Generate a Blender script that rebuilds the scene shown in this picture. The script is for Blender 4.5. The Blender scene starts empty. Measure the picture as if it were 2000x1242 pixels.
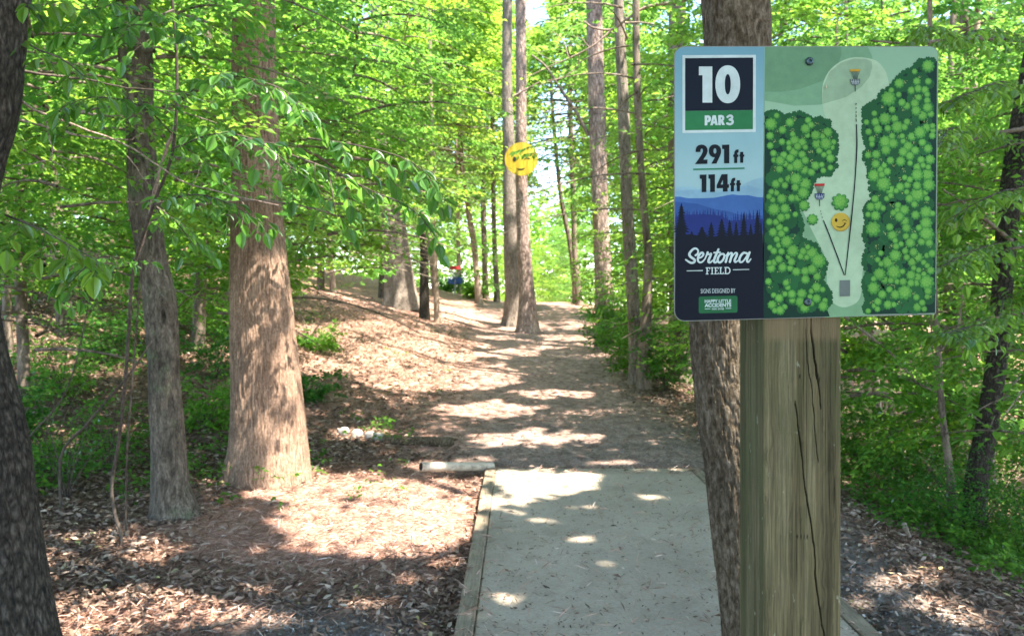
import bpy, math, random
import numpy as np
from mathutils import Vector, Matrix
from mathutils.geometry import tessellate_polygon

# ------------------------------------------------------------------ camera, sky, sun, exposure
scene = bpy.context.scene
COL = scene.collection
F = 1570.0            # focal length in photo pixels (2000 wide)
EYE = 1.55
HY = 590.0            # photo row of the horizon
CX = 1000.0

cam = bpy.data.cameras.new('camera')
cam_o = bpy.data.objects.new('camera', cam)
COL.objects.link(cam_o)
cam_o.location = (0, 0, EYE)
cam_o.rotation_euler = (math.radians(90), 0, 0)
cam.sensor_width = 36.0
cam.lens = F / 2000 * 36.0
cam.shift_y = -31.0 / 2000
cam.clip_start = 0.05
cam.clip_end = 2000
cam.dof.use_dof = True
cam.dof.focus_distance = 1.45
cam.dof.aperture_fstop = 10.0
scene.camera = cam_o

SUN = Vector((0.36, -0.24, 0.90)).normalized()      # towards the sun
sun_el = math.asin(SUN.z)
sun_az = math.atan2(SUN.x, SUN.y)

world = bpy.data.worlds.new('World')
scene.world = world
world.use_nodes = True
wn = world.node_tree.nodes
sky = wn.new('ShaderNodeTexSky')
sky.sky_type = 'NISHITA'
sky.sun_disc = False
sky.sun_elevation = sun_el
sky.sun_rotation = sun_az
sky.air_density = 1.0
sky.dust_density = .5
sky.ozone_density = 1.5
wn['Background'].inputs[1].default_value = 0.15
world.node_tree.links.new(sky.outputs[0], wn['Background'].inputs[0])

sl = bpy.data.lights.new('sun', 'SUN')
sl.energy = 4.1
sl.angle = math.radians(0.55)
sl.color = (1.0, 0.92, 0.81)
so = bpy.data.objects.new('sun', sl)
COL.objects.link(so)
so.rotation_euler = (-SUN).to_track_quat('-Z', 'Y').to_euler()
so.location = (0, 0, 40)

scene.view_settings.view_transform = 'Standard'
scene.view_settings.look = 'None'
scene.view_settings.gamma = 1
scene.view_settings.exposure = 2.6
scene.render.engine = 'CYCLES'
scene.cycles.max_bounces = 8
scene.cycles.diffuse_bounces = 5
scene.cycles.transmission_bounces = 3
scene.cycles.glossy_bounces = 2
scene.cycles.caustics_reflective = False
scene.cycles.caustics_refractive = False

RNG = np.random.default_rng(7)
random.seed(7)
SUNV = np.array(SUN)

# ------------------------------------------------------------------ small maths
def P(px, py, d):
    """world point seen at photo pixel (px,py) at distance d"""
    return Vector(((px - CX) / F * d, d, EYE + (HY - py) / F * d))

def proj(p):
    p = np.asarray(p, float)
    y = np.maximum(p[..., 1], 0.05)
    return CX + p[..., 0] / y * F, HY - (p[..., 2] - EYE) / y * F

def _hash(i, j, k, s):
    n = (i * 374761393 + j * 668265263 + k * 2147483647 + s * 1274126177) & 0xffffffff
    n = ((n ^ (n >> 13)) * 1274126177) & 0xffffffff
    n = (n ^ (n >> 16)) & 0xffffffff
    return n / 4294967295.0

def noise3(x, y, z, seed=0):
    x, y, z = np.broadcast_arrays(np.asarray(x, float), np.asarray(y, float), np.asarray(z, float))
    xi = np.floor(x).astype(np.int64); yi = np.floor(y).astype(np.int64); zi = np.floor(z).astype(np.int64)
    fx = x - xi; fy = y - yi; fz = z - zi
    fx = fx * fx * (3 - 2 * fx); fy = fy * fy * (3 - 2 * fy); fz = fz * fz * (3 - 2 * fz)
    r = 0
    for a in (0, 1):
        for b in (0, 1):
            for c in (0, 1):
                w = (fx if a else 1 - fx) * (fy if b else 1 - fy) * (fz if c else 1 - fz)
                r = r + w * _hash(xi + a, yi + b, zi + c, seed)
    return r * 2 - 1

def fbm(x, y, z, seed=0, o=3):
    r = 0; a = 1.0; f = 1.0
    for i in range(o):
        r = r + a * noise3(x * f, y * f, z * f, seed + i); a *= .5; f *= 2.03
    return r

def sp(x, k):
    return k * np.logaddexp(0, np.asarray(x, float) / k)

def sstep(a, b, x):
    t = np.clip((np.asarray(x, float) - a) / (b - a), 0, 1)
    return t * t * (3 - 2 * t)

def lin(c):
    return tuple(((v / 255) / 12.92 if v / 255 <= .04045 else ((v / 255 + .055) / 1.055) ** 2.4) for v in c)

# ------------------------------------------------------------------ terrain height
PAD_X0, PAD_X1, PAD_Y0, PAD_Y1 = -0.275, 1.72, 3.52, 7.5
def path_xc(y):
    return 0.72 + 0.012 * np.clip(np.asarray(y, float) - 10, 0, 30)

def H(x, y):
    x = np.asarray(x, float); y = np.asarray(y, float)
    z = 0.054 * sp(y - 8.6, .8) - 0.125 * sp(y - 40.5, 2.0) + 0.06 * sp(y - 75, 8)
    ramp = sstep(7.2, 12.5, y)
    hl = 0.185 * sp(-(x + 0.45), .35) * ramp
    hl = np.where(hl > 3.0, 3.0 + (hl - 3.0) * .4, hl)
    z = z + hl * (1 - .6 * sstep(38, 60, y)) + 0.02 * sp(-(x + 3.5), .5) * (1 - ramp)
    s = sp(x - 2.55, .18)
    k = 0.42 * (1 - .72 * sstep(16, 28, y))
    z = z - 2.4 * (1 - np.exp(-k * s / 2.4))
    pathw = np.exp(-((x - path_xc(y)) / 1.7) ** 2) * (y > 7)
    z = z + fbm(x * .8, y * .8, 0, 3, 2) * .05 * (1 - .7 * pathw) * sstep(2.5, 4.5, np.hypot(x - .7, (y - 5.5) * .55)) 
    z = z + fbm(x * 3.1, y * 3.1, 0, 9, 2) * .012
    # the pad is bedded in: ground sits lower under and beside it
    inpad = sstep(.5, 0, np.maximum(np.maximum(PAD_X0 - .0 - x, x - PAD_X1), np.maximum(PAD_Y0 - y, y - PAD_Y1)))
    z = z - 0.045 * inpad - .02
    z = z - np.where((x > PAD_X0 + .06) & (x < PAD_X1 - .06) & (y > PAD_Y0) & (y < PAD_Y1 - .12), .10, 0)
    return z

def Hf(x, y):
    return float(H(x, y))

# ------------------------------------------------------------------ mesh helpers
def new_mesh(name, verts, faces, mats=(), smooth=False, matidx=None, attrs=None):
    verts = np.ascontiguousarray(np.asarray(verts, np.float32).reshape(-1, 3))
    me = bpy.data.meshes.new(name)
    if isinstance(faces, np.ndarray):
        k = faces.shape[1]; n = faces.shape[0]
        me.vertices.add(len(verts)); me.vertices.foreach_set('co', verts.ravel())
        me.loops.add(n * k); me.loops.foreach_set('vertex_index', np.ascontiguousarray(faces, np.int32).ravel())
        me.polygons.add(n)
        me.polygons.foreach_set('loop_start', np.arange(0, n * k, k, dtype=np.int32))
        try:
            me.polygons.foreach_set('loop_total', np.full(n, k, np.int32))
        except Exception:
            pass
        if matidx is not None: me.polygons.foreach_set('material_index', np.asarray(matidx, np.int32))
        me.update(calc_edges=True)
    else:
        me.from_pydata([tuple(v) for v in verts], [], faces)
        if matidx is not None: me.polygons.foreach_set('material_index', np.asarray(matidx, np.int32))
        me.update()
    for m in mats: me.materials.append(m)
    if smooth: me.polygons.foreach_set('use_smooth', np.ones(len(me.polygons), bool))
    if attrs:
        for an, av in attrs.items():
            a = me.attributes.new(an, 'FLOAT', 'POINT'); a.data.foreach_set('value', np.asarray(av, np.float32))
    return me

def link(name, me, parent=None, loc=None):
    o = bpy.data.objects.new(name, me)
    COL.objects.link(o)
    if parent is not None: o.parent = parent
    if loc is not None: o.location = loc
    return o

def tag(o, label=None, cat=None, group=None, kind=None):
    if label: o['label'] = label
    if cat: o['category'] = cat
    if group: o['group'] = group
    if kind: o['kind'] = kind
    return o

def thing(name, label, cat, loc=(0, 0, 0), group=None, rotz=0):
    o = bpy.data.objects.new(name, None)
    COL.objects.link(o)
    o.empty_display_size = .2
    o.location = loc; o.rotation_euler = (0, 0, rotz)
    return tag(o, label, cat, group)

class MB:
    """collects shapes into one mesh"""
    def __init__(s): s.v = []; s.f = []; s.m = []
    def add(s, v, f, m=0):
        b = len(s.v); s.v += [tuple(p) for p in v]; s.f += [tuple(i + b for i in q) for q in f]; s.m += [m] * len(f)
    def box(s, x0, x1, y0, y1, z0, z1, m=0, c=0.0):
        if c <= 0:
            v = [(x, y, z) for z in (z0, z1) for x, y in ((x0, y0), (x1, y0), (x1, y1), (x0, y1))]
            s.add(v, [(3, 2, 1, 0), (4, 5, 6, 7), (0, 1, 5, 4), (1, 2, 6, 5), (2, 3, 7, 6), (3, 0, 4, 7)], m)
        else:
            v = []
            for z, q in ((z0, 0), (z1 - c, 0), (z1, c)):
                v += [(x0 + q, y0 + q, z), (x1 - q, y0 + q, z), (x1 - q, y1 - q, z), (x0 + q, y1 - q, z)]
            f = [(3, 2, 1, 0), (8, 9, 10, 11)]
            for r in (0, 4):
                for i in range(4): j = (i + 1) % 4; f.append((r + i, r + j, r + 4 + j, r + 4 + i))
            s.add(v, f, m)
    def tube(s, pts, rad, n=8, m=0, cap=True):
        pts = [Vector(p) for p in pts]
        if not hasattr(rad, '__len__'): rad = [rad] * len(pts)
        v = []; f = []
        for i, p in enumerate(pts):
            a = pts[min(i + 1, len(pts) - 1)] - pts[max(i - 1, 0)]
            a.normalize()
            u = a.orthogonal().normalized() if i == 0 else (u - a * u.dot(a)).normalized()
            w = a.cross(u)
            for k in range(n):
                t = 2 * math.pi * k / n
                v.append(p + (u * math.cos(t) + w * math.sin(t)) * rad[i])
        for i in range(len(pts) - 1):
            for k in range(n):
                k2 = (k + 1) % n
                f.append((i * n + k, i * n + k2, (i + 1) * n + k2, (i + 1) * n + k))
        if cap:
            f.append(tuple(range(n - 1, -1, -1))); f.append(tuple((len(pts) - 1) * n + k for k in range(n)))
        s.add(v, f, m)
    def build(s, name, mats, parent=None, smooth=False):
        me = new_mesh(name, np.array(s.v), s.f, mats if isinstance(mats, (list, tuple)) else [mats], smooth, s.m)
        return link(name, me, parent)

def spline(pts, n):
    """Catmull-Rom through control rows (any columns), n samples"""
    p = np.asarray(pts, float)
    p = np.vstack([2 * p[0] - p[1], p, 2 * p[-1] - p[-2]])
    m = len(p) - 3
    t = np.linspace(0, m, n); i = np.minimum(t.astype(int), m - 1); u = (t - i)[:, None]
    a, b, c, d = p[i], p[i + 1], p[i + 2], p[i + 3]
    return .5 * ((2 * b) + (-a + c) * u + (2 * a - 5 * b + 4 * c - d) * u ** 2 + (-a + 3 * b - 3 * c + d) * u ** 3)

def tube_arrays(ctr, rad, nseg, rough=0., fur=0., ffreq=9., seed=0, flare=None, fz=.25):
    """displaced tube: ctr (n,3), rad (n,)"""
    n = len(ctr)
    tan = np.gradient(ctr, axis=0); tan /= np.linalg.norm(tan, axis=1)[:, None]
    up = np.tile(np.array([[1., 0, 0]]), (n, 1)); 
    if abs(tan[0, 0]) > .9: up[:] = (0, 0, 1)
    u = up - tan * (up * tan).sum(1)[:, None]; u /= np.linalg.norm(u, axis=1)[:, None]
    w = np.cross(tan, u)
    th = np.linspace(0, 2 * np.pi, nseg, endpoint=False)
    L = np.concatenate([[0], np.cumsum(np.linalg.norm(np.diff(ctr, axis=0), axis=1))])
    T, S = np.meshgrid(th, L)
    R = np.repeat(rad[:, None], nseg, 1)
    cx, sy = np.cos(T), np.sin(T)
    if rough: R = R * (1 + rough * fbm(cx * 1.6 + seed, sy * 1.6, S * 1.7, seed, 3))
    if fur:
        r0 = float(np.median(rad))
        g = np.abs(fbm(cx * ffreq / 3 + .35 * noise3(cx * 3, sy * 3, S * 5, seed + 5), sy * ffreq / 3, S * 1.1 / max(r0, .05) * fz, seed + 20, 3))
        R = R + fur * (np.minimum(g, .45) - .25)
    if flare is not None:   # (height, amount, lobes)
        hgt, amt, lob = flare
        R = R + amt * np.exp(-S / hgt) * (1 + .55 * np.sin(T * lob + seed) + .3 * np.sin(T * (lob + 2) + 2 * seed))
    V = ctr[:, None, :] + R[..., None] * (cx[..., None] * u[:, None, :] + sy[..., None] * w[:, None, :])
    idx = np.arange(n * nseg).reshape(n, nseg)
    a = idx[:-1]; b = np.roll(idx, -1, 1)[:-1]; c = np.roll(idx, -1, 1)[1:]; d = idx[1:]
    fc = np.stack([a, b, c, d], -1).reshape(-1, 4)
    return V.reshape(-1, 3), fc

def join_arrays(parts):
    vs = []; fs = []; o = 0
    for v, f in parts:
        vs.append(v); fs.append(f + o); o += len(v)
    return np.vstack(vs), np.vstack(fs)

# ------------------------------------------------------------------ materials
def mat(name):
    m = bpy.data.materials.new(name); m.use_nodes = True
    nt = m.node_tree; b = nt.nodes['Principled BSDF']
    b.inputs['Specular IOR Level'].default_value = .3
    return m, nt, b

def N(nt, t, **kw):
    n = nt.nodes.new(t)
    for k, v in kw.items():
        if k.startswith('i_'): n.inputs[k[2:].replace('_', ' ')].default_value = v
        else: setattr(n, k, v)
    return n

def ramp(nt, fac, stops, interp='LINEAR'):
    r = nt.nodes.new('ShaderNodeValToRGB'); r.color_ramp.interpolation = interp
    e = r.color_ramp.elements
    e[0].position, e[0].color = stops[0][0], (*stops[0][1], 1)
    e[1].position, e[1].color = stops[-1][0], (*stops[-1][1], 1)
    for p, c in stops[1:-1]:
        x = e.new(p); x.color = (*c, 1)
    nt.links.new(fac, r.inputs[0]); return r.outputs[0]

def mixc(nt, fac, a, b, mode='MIX'):
    m = nt.nodes.new('ShaderNodeMix'); m.data_type = 'RGBA'; m.blend_type = mode
    for sck, v in ((0, fac), (6, a), (7, b)):
        if isinstance(v, (int, float)): m.inputs[sck].default_value = v
        elif isinstance(v, tuple): m.inputs[sck].default_value = (*v, 1)
        else: nt.links.new(v, m.inputs[sck])
    return m.outputs[2]

def coords(nt, scale=(1, 1, 1), kind='Object'):
    tc = N(nt, 'ShaderNodeTexCoord'); mp = N(nt, 'ShaderNodeMapping')
    mp.inputs['Scale'].default_value = scale
    nt.links.new(tc.outputs[kind], mp.inputs[0]); return mp.outputs[0]

def noise(nt, vec, scale, detail=5, rough=.6, dist=0.):
    n = N(nt, 'ShaderNodeTexNoise'); n.inputs['Scale'].default_value = scale
    n.inputs['Detail'].default_value = detail; n.inputs['Roughness'].default_value = rough
    n.inputs['Distortion'].default_value = dist
    nt.links.new(vec, n.inputs['Vector']); return n.outputs[0]

def bump(nt, b, h, strength=.5, dist=.01):
    n = N(nt, 'ShaderNodeBump'); n.inputs['Strength'].default_value = strength; n.inputs['Distance'].default_value = dist
    nt.links.new(h, n.inputs['Height']); nt.links.new(n.outputs[0], b.inputs['Normal']); return n

def leaf_material(name, dark, midc, light, trans, tmix=.45, gloss=.08):
    m = bpy.data.materials.new(name); m.use_nodes = True
    nt = m.node_tree; nt.nodes.clear()
    out = N(nt, 'ShaderNodeOutputMaterial')
    g = N(nt, 'ShaderNodeNewGeometry')
    c = ramp(nt, g.outputs['Random Per Island'], [(0, dark), (.5, midc), (.9, light), (1, (light[0] * 1.3, light[1] * 1.05, light[2]))])
    oi = N(nt, 'ShaderNodeObjectInfo')
    vr = ramp(nt, oi.outputs['Random'], [(0, (.72, .86, 1.0)), (.35, (.92, .95, .95)), (.7, (1.08, 1.02, .9)), (1, (1.35, 1.12, .75))])
    c = mixc(nt, 1.0, c, vr, 'MULTIPLY')
    d = N(nt, 'ShaderNodeBsdfDiffuse'); nt.links.new(c, d.inputs[0])
    t = N(nt, 'ShaderNodeBsdfTranslucent')
    tr = ramp(nt, g.outputs['Random Per Island'], [(0, tuple(v * .7 for v in trans)), (1, tuple(v * 1.15 for v in trans))])
    tr = mixc(nt, 1.0, tr, vr, 'MULTIPLY'); nt.links.new(tr, t.inputs[0])
    mx = N(nt, 'ShaderNodeMixShader'); mx.inputs[0].default_value = tmix
    nt.links.new(d.outputs[0], mx.inputs[1]); nt.links.new(t.outputs[0], mx.inputs[2])
    gl = N(nt, 'ShaderNodeBsdfAnisotropic') if False else N(nt, 'ShaderNodeBsdfGlossy')
    gl.inputs['Roughness'].default_value = .38; gl.inputs[0].default_value = (.9, .95, 1, 1)
    mg = N(nt, 'ShaderNodeMixShader')
    fr = N(nt, 'ShaderNodeFresnel'); fr.inputs[0].default_value = 1.4
    mu = N(nt, 'ShaderNodeMath', operation='MULTIPLY'); mu.inputs[1].default_value = gloss / .06
    nt.links.new(fr.outputs[0], mu.inputs[0]); nt.links.new(mu.outputs[0], mg.inputs[0])
    nt.links.new(mx.outputs[0], mg.inputs[1]); nt.links.new(gl.outputs[0], mg.inputs[2])
    nt.links.new(mg.outputs[0], out.inputs[0])
    return m

M = {}
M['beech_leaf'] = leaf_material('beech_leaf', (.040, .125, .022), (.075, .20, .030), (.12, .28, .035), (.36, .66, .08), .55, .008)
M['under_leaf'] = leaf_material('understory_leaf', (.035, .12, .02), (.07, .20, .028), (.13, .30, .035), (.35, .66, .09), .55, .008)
M['far_leaf'] = leaf_material('far_leaf', (.05, .15, .028), (.09, .23, .035), (.16, .33, .05), (.38, .68, .12), .55, .008)
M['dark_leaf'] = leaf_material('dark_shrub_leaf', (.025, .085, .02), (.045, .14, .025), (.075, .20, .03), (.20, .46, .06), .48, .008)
M['shade_roof_leaf'] = leaf_material('shade_roof_leaf', (.06, .12, .03), (.09, .17, .04), (.13, .22, .05), (.20, .27, .09), .4, .01)  # leaves of the added roof out of view, dulled to lessen green light
M['pine_leaf'] = leaf_material('pine_needles', (.03, .09, .035), (.05, .13, .045), (.08, .17, .05), (.10, .22, .05), .3)

def bark_mat(name, c_dark, c_mid, c_light, sx=18, sz=3.2, bstr=.9, bdist=.02, plates=False, lichen=None, rough=.9, vw=None):
    m, nt, b = mat(name)
    v = coords(nt, (sx, sx, sz))
    wv = noise(nt, coords(nt, (5, 5, 3)), 1.5, 3)
    vadd = N(nt, 'ShaderNodeVectorMath', operation='ADD')
    sc = N(nt, 'ShaderNodeVectorMath', operation='SCALE'); sc.inputs['Scale'].default_value = 1.6
    cmb = N(nt, 'ShaderNodeCombineXYZ'); nt.links.new(wv, cmb.inputs[0]); nt.links.new(wv, cmb.inputs[1])
    nt.links.new(cmb.outputs[0], sc.inputs[0]); nt.links.new(v, vadd.inputs[0]); nt.links.new(sc.outputs[0], vadd.inputs[1])
    vo = N(nt, 'ShaderNodeTexVoronoi'); vo.feature = 'DISTANCE_TO_EDGE' if plates else 'F1'
    vo.inputs['Scale'].default_value = 1.0; nt.links.new(vadd.outputs[0], vo.inputs['Vector'])
    n1 = noise(nt, vadd.outputs[0], 1.3, 8, .65, .4)
    n2 = noise(nt, coords(nt, (1, 1, .6)), 2.2, 4)
    hgt = N(nt, 'ShaderNodeMath', operation='MULTIPLY_ADD')
    nt.links.new(vo.outputs['Distance'], hgt.inputs[0]); hgt.inputs[1].default_value = vw if vw is not None else (1.3 if plates else .55)
    nt.links.new(n1, hgt.inputs[2])
    lo, hi = (.35, 1.05) if plates else ((.45, 1.1) if vw is None else (.33 + vw * .2, .68 + vw * .5))
    mr = N(nt, 'ShaderNodeMapRange'); mr.inputs[1].default_value = lo; mr.inputs[2].default_value = hi
    nt.links.new(hgt.outputs[0], mr.inputs[0])
    c = ramp(nt, mr.outputs[0], [(0, c_dark), (.35, c_mid), (1, c_light)])
    shade = ramp(nt, n2, [(.3, (.62, .6, .58)), (.7, (1.25, 1.2, 1.15))])
    c = mixc(nt, 1.0, c, shade, 'MULTIPLY')
    if lichen:
        lm = ramp(nt, noise(nt, coords(nt), 5, 6, .7), [(.55, (0, 0, 0)), (.68, (1, 1, 1))])
        c = mixc(nt, lm, c, lichen)
    n3 = noise(nt, coords(nt, (1, 1, .4)), 110, 5, .75)
    c = mixc(nt, 1.0, c, ramp(nt, n3, [(.36, (.55, .53, .50)), (.64, (1.42, 1.4, 1.38))]), 'MULTIPLY')
    nt.links.new(c, b.inputs['Base Color']); b.inputs['Roughness'].default_value = rough
    h2 = N(nt, 'ShaderNodeMath', operation='MULTIPLY_ADD'); nt.links.new(n3, h2.inputs[0]); h2.inputs[1].default_value = .35; nt.links.new(hgt.outputs[0], h2.inputs[2])
    bump(nt, b, h2.outputs[0], bstr, bdist)
    return m

M['bark_dark'] = bark_mat('dark_furrowed_bark', (.008, .007, .005), (.045, .038, .030), (.14, .125, .105), 42, 17, 1, .02, True, vw=1.1)
M['bark_grey'] = bark_mat('grey_bark', (.022, .018, .014), (.075, .063, .050), (.20, .175, .145), 30, 7, .8, .012, False, (.10, .12, .07), vw=.15)
M['bark_warm'] = bark_mat('warm_brown_bark', (.075, .045, .032), (.24, .158, .112), (.43, .31, .235), 62, 7.5, 1, .014, vw=.25)
M['bark_rough'] = bark_mat('rough_greenish_bark', (.035, .027, .016), (.085, .064, .038), (.215, .18, .135), 40, 20, 1, .016, vw=.12)
M['bark_mid'] = bark_mat('mid_grey_bark', (.05, .042, .035), (.16, .135, .115), (.33, .29, .25), 30, 7, .8, .012, vw=.15)
M['bark_pine'] = bark_mat('reddish_plated_bark', (.08, .052, .045), (.27, .20, .175), (.46, .37, .33), 16, 5, .9, .03, True)
M['bark_far'] = bark_mat('brown_grey_bark', (.045, .035, .028), (.15, .12, .098), (.30, .25, .21), 14, 2.5, .6, .02)
M['bark_pale'] = bark_mat('pale_bark', (.12, .085, .06), (.28, .21, .16), (.42, .34, .28), 14, 3, .6, .01)
M['twig'] = bark_mat('twig_bark', (.03, .025, .02), (.075, .06, .05), (.14, .12, .10), 60, 20, .3, .003)
M['dead_twig'] = bark_mat('dead_twig_bark', (.13, .09, .075), (.30, .22, .19), (.5, .4, .36), 60, 20, .3, .003)

# ------------------------------------------------------------------ ground
def axis(lo, hi, fine0, fine1, step, g=1.09):
    out = list(np.arange(fine0, fine1 + 1e-6, step)); s = step
    x = out[-1]
    while x < hi: s *= g; x += s; out.append(x)
    s = step; x = out[0]; pre = []
    while x > lo: s *= g; x -= s; pre.append(x)
    return np.array(pre[::-1] + out)

def weights(x, y):
    xc = path_xc(y)
    wob = fbm(x * .9, y * .5, 0, 31, 3) * .45
    d = np.abs(x - xc) - (1.45 + wob + .5 * sstep(18, 26, y))
    path = sstep(.5, -.5, d) * sstep(6.5, 8.5, y)
    # pale dry straw: between the trees and the pad, and along the left edge of the path
    straw = np.clip(1.7 * np.exp(-(((x + 1.25) / 1.15) ** 2 + ((y - 5.9) / 1.45) ** 2)), 0, 1)
    straw = np.maximum(straw, np.clip(1.3 * np.exp(-(((x + 1.7) / .7) ** 2 + ((y - 3.95) / .3) ** 2)), 0, .8))
    straw = np.maximum(straw, np.exp(-((x - (xc - 1.1)) / 1.3) ** 2) * sstep(8.5, 10, y))
    straw = np.maximum(straw, sstep(15, 21, y) * (x > -14) * .9)
    straw = np.maximum(straw, .65 * sstep(8.2, 10, y) * sstep(-5.5, -3.2, x) * sstep(1.5, -.5, x))
    gravel = sstep(.5, -.3, np.abs(x - 1.95) - .40 + wob * .4) * .8 * sstep(8, 6.5, y) + \
        sstep(.5, -.2, np.abs(x + .75) - .35 + wob * .5) * sstep(4.6, 3.6, y) + \
        sstep(.7, .0, np.abs(x - .9) - 1.0 + wob) * sstep(7.3, 7.8, y) * sstep(11.5, 8.5, y) * .45
    return path, np.clip(straw, 0, 1), np.clip(gravel, 0, 1)

def ground_mat():
    m, nt, b = mat('forest_floor')
    v = coords(nt, (1, 1, 1))
    vs = coords(nt, (1, .55, 1))
    fine = noise(nt, v, 42, 8, .72, .3)
    mid = noise(nt, vs, 9, 6, .65)
    big = noise(nt, v, 1.1, 4, .6)
    vo = N(nt, 'ShaderNodeTexVoronoi'); vo.inputs['Scale'].default_value = 30; nt.links.new(v, vo.inputs['Vector'])
    litter = ramp(nt, fine, [(.30, (.040, .026, .018)), (.45, (.125, .080, .056)), (.58, (.24, .165, .12)), (.72, (.42, .31, .245))])
    litter = mixc(nt, .45, litter, ramp(nt, vo.outputs['Color'], [(.2, (.07, .045, .03)), (.6, (.20, .14, .10)), (1, (.33, .24, .17))]))
    straw = ramp(nt, fine, [(.30, (.22, .108, .076)), (.48, (.44, .255, .19)), (.66, (.62, .42, .35))])
    pathc = ramp(nt, fine, [(.30, (.145, .088, .068)), (.5, (.36, .24, .195)), (.68, (.56, .41, .35))])
    grav = ramp(nt, fine, [(.28, (.11, .10, .093)), (.5, (.27, .235, .21)), (.74, (.48, .425, .39))])
    def at(n):
        a = N(nt, 'ShaderNodeAttribute'); a.attribute_name = n; return a.outputs['Fac']
    c = mixc(nt, at('straw'), litter, straw)
    c = mixc(nt, at('path'), c, pathc)
    c = mixc(nt, at('gravel'), c, grav)
    tone = ramp(nt, mid, [(.32, (.55, .52, .50)), (.66, (1.4, 1.36, 1.34))])
    c = mixc(nt, 1.0, c, tone, 'MULTIPLY')
    tone2 = ramp(nt, big, [(.3, (.78, .78, .78)), (.7, (1.15, 1.12, 1.1))])
    c = mixc(nt, 1.0, c, tone2, 'MULTIPLY')
    nt.links.new(c, b.inputs['Base Color']); b.inputs['Roughness'].default_value = .95
    b.inputs['Specular IOR Level'].default_value = .1
    ad = N(nt, 'ShaderNodeMath', operation='ADD'); nt.links.new(fine, ad.inputs[0]); nt.links.new(mid, ad.inputs[1])
    bump(nt, b, ad.outputs[0], .9, .03)
    return m
M['ground'] = ground_mat()

def grid_mesh(name, xs, ys, zf, mats):
    X, Y = np.meshgrid(xs, ys)
    Z = zf(X, Y)
    pw, sw, gw = weights(X, Y)
    idx = np.arange(X.size).reshape(X.shape)
    f = np.stack([idx[:-1, :-1], idx[:-1, 1:], idx[1:, 1:], idx[1:, :-1]], -1).reshape(-1, 4)
    return new_mesh(name, np.stack([X, Y, Z], -1).reshape(-1, 3), f, mats, True, None,
                    {'path': pw.ravel(), 'straw': sw.ravel(), 'gravel': gw.ravel()})

g = link('ground', grid_mesh('ground', axis(-420, 420, -9, 7, .11), axis(-60, 900, -1, 22, .11, 1.07), H, [M['ground']]))
tag(g, kind='structure')

# the dirt path, a thin sheet that follows the ground with a wandering edge
ty = np.arange(7.62, 42, .14)
tt = np.linspace(-1, 1, 44)
PX = path_xc(ty)[:, None] + tt[None, :] * (1.5 + .22 * np.where(tt[None, :] < 0, fbm(ty * .5, 0, 3, 77, 3)[:, None], fbm(ty * .5, 0, 8, 78, 3)[:, None]))
PY = np.repeat(ty[:, None], len(tt), 1)
PZ = H(PX, PY) + .010 * (1 - np.abs(tt[None, :]) ** 6) + .004
pw, sw, gw = weights(PX, PY)
idx = np.arange(PX.size).reshape(PX.shape)
pf = np.stack([idx[:-1, :-1], idx[:-1, 1:], idx[1:, 1:], idx[1:, :-1]], -1).reshape(-1, 4)
tag(link('path', new_mesh('path', np.stack([PX, PY, PZ], -1).reshape(-1, 3), pf, [M['ground']], True, None,
    {'path': pw.ravel(), 'straw': sw.ravel(), 'gravel': gw.ravel()})), kind='structure')

# ------------------------------------------------------------------ tee pad
def concrete_mat():
    m, nt, b = mat('brushed_concrete')
    v = coords(nt)
    f = noise(nt, v, 60, 8, .75); st = noise(nt, coords(nt, (1, 14, 1)), 14, 5, .7)
    big = noise(nt, v, 1.6, 6, .7); sp_ = noise(nt, v, 22, 3, .5)
    c = ramp(nt, f, [(.3, (.26, .21, .155)), (.5, (.42, .355, .275)), (.72, (.58, .50, .40))])
    c = mixc(nt, .4, c, ramp(nt, st, [(.35, (.31, .26, .195)), (.65, (.52, .445, .355))]))
    c = mixc(nt, 1.0, c, ramp(nt, big, [(.3, (.72, .70, .66)), (.7, (1.18, 1.16, 1.14))]), 'MULTIPLY')
    c = mixc(nt, ramp(nt, noise(nt, v, 3.2, 8, .75), [(.52, (0, 0, 0)), (.66, (.55, .55, .55))]), c, (.23, .175, .125))
    c = mixc(nt, ramp(nt, sp_, [(.66, (0, 0, 0)), (.74, (1, 1, 1))]), c, (.17, .145, .11))
    nt.links.new(c, b.inputs['Base Color']); b.inputs['Roughness'].default_value = .9
    bump(nt, b, st, .35, .006)
    return m
def timber_mat(name, a, bb, c_, axis_scale, moss=None, seed_scale=1.0, st=.5):
    m, nt, b = mat(name)
    grain = noise(nt, coords(nt, axis_scale), 1.0 * seed_scale, 8, .7, .6)
    blot = noise(nt, coords(nt, (1, 1, .6)), 6, 5, .65)
    c = ramp(nt, grain, [(.3, a), (.5, bb), (.7, c_)])
    c = mixc(nt, 1.0, c, ramp(nt, blot, [(.3, (.72, .74, .70)), (.7, (1.22, 1.18, 1.14))]), 'MULTIPLY')
    if moss:
        mk = ramp(nt, noise(nt, coords(nt, (1, 1, .25)), 11, 6, .75), [(.5, (0, 0, 0)), (.66, (.75, .75, .75))])
        c = mixc(nt, mk, c, moss)
    nt.links.new(c, b.inputs['Base Color']); b.inputs['Roughness'].default_value = .85
    bump(nt, b, grain, st, .004)
    return m
M['concrete'] = concrete_mat()
M['board'] = timber_mat('weathered_board', (.15, .115, .078), (.26, .205, .145), (.38, .31, .235), (60, 5, 60))
M['board_x'] = timber_mat('weathered_board_across', (.10, .083, .058), (.18, .15, .108), (.27, .235, .18), (5, 60, 60))

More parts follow.
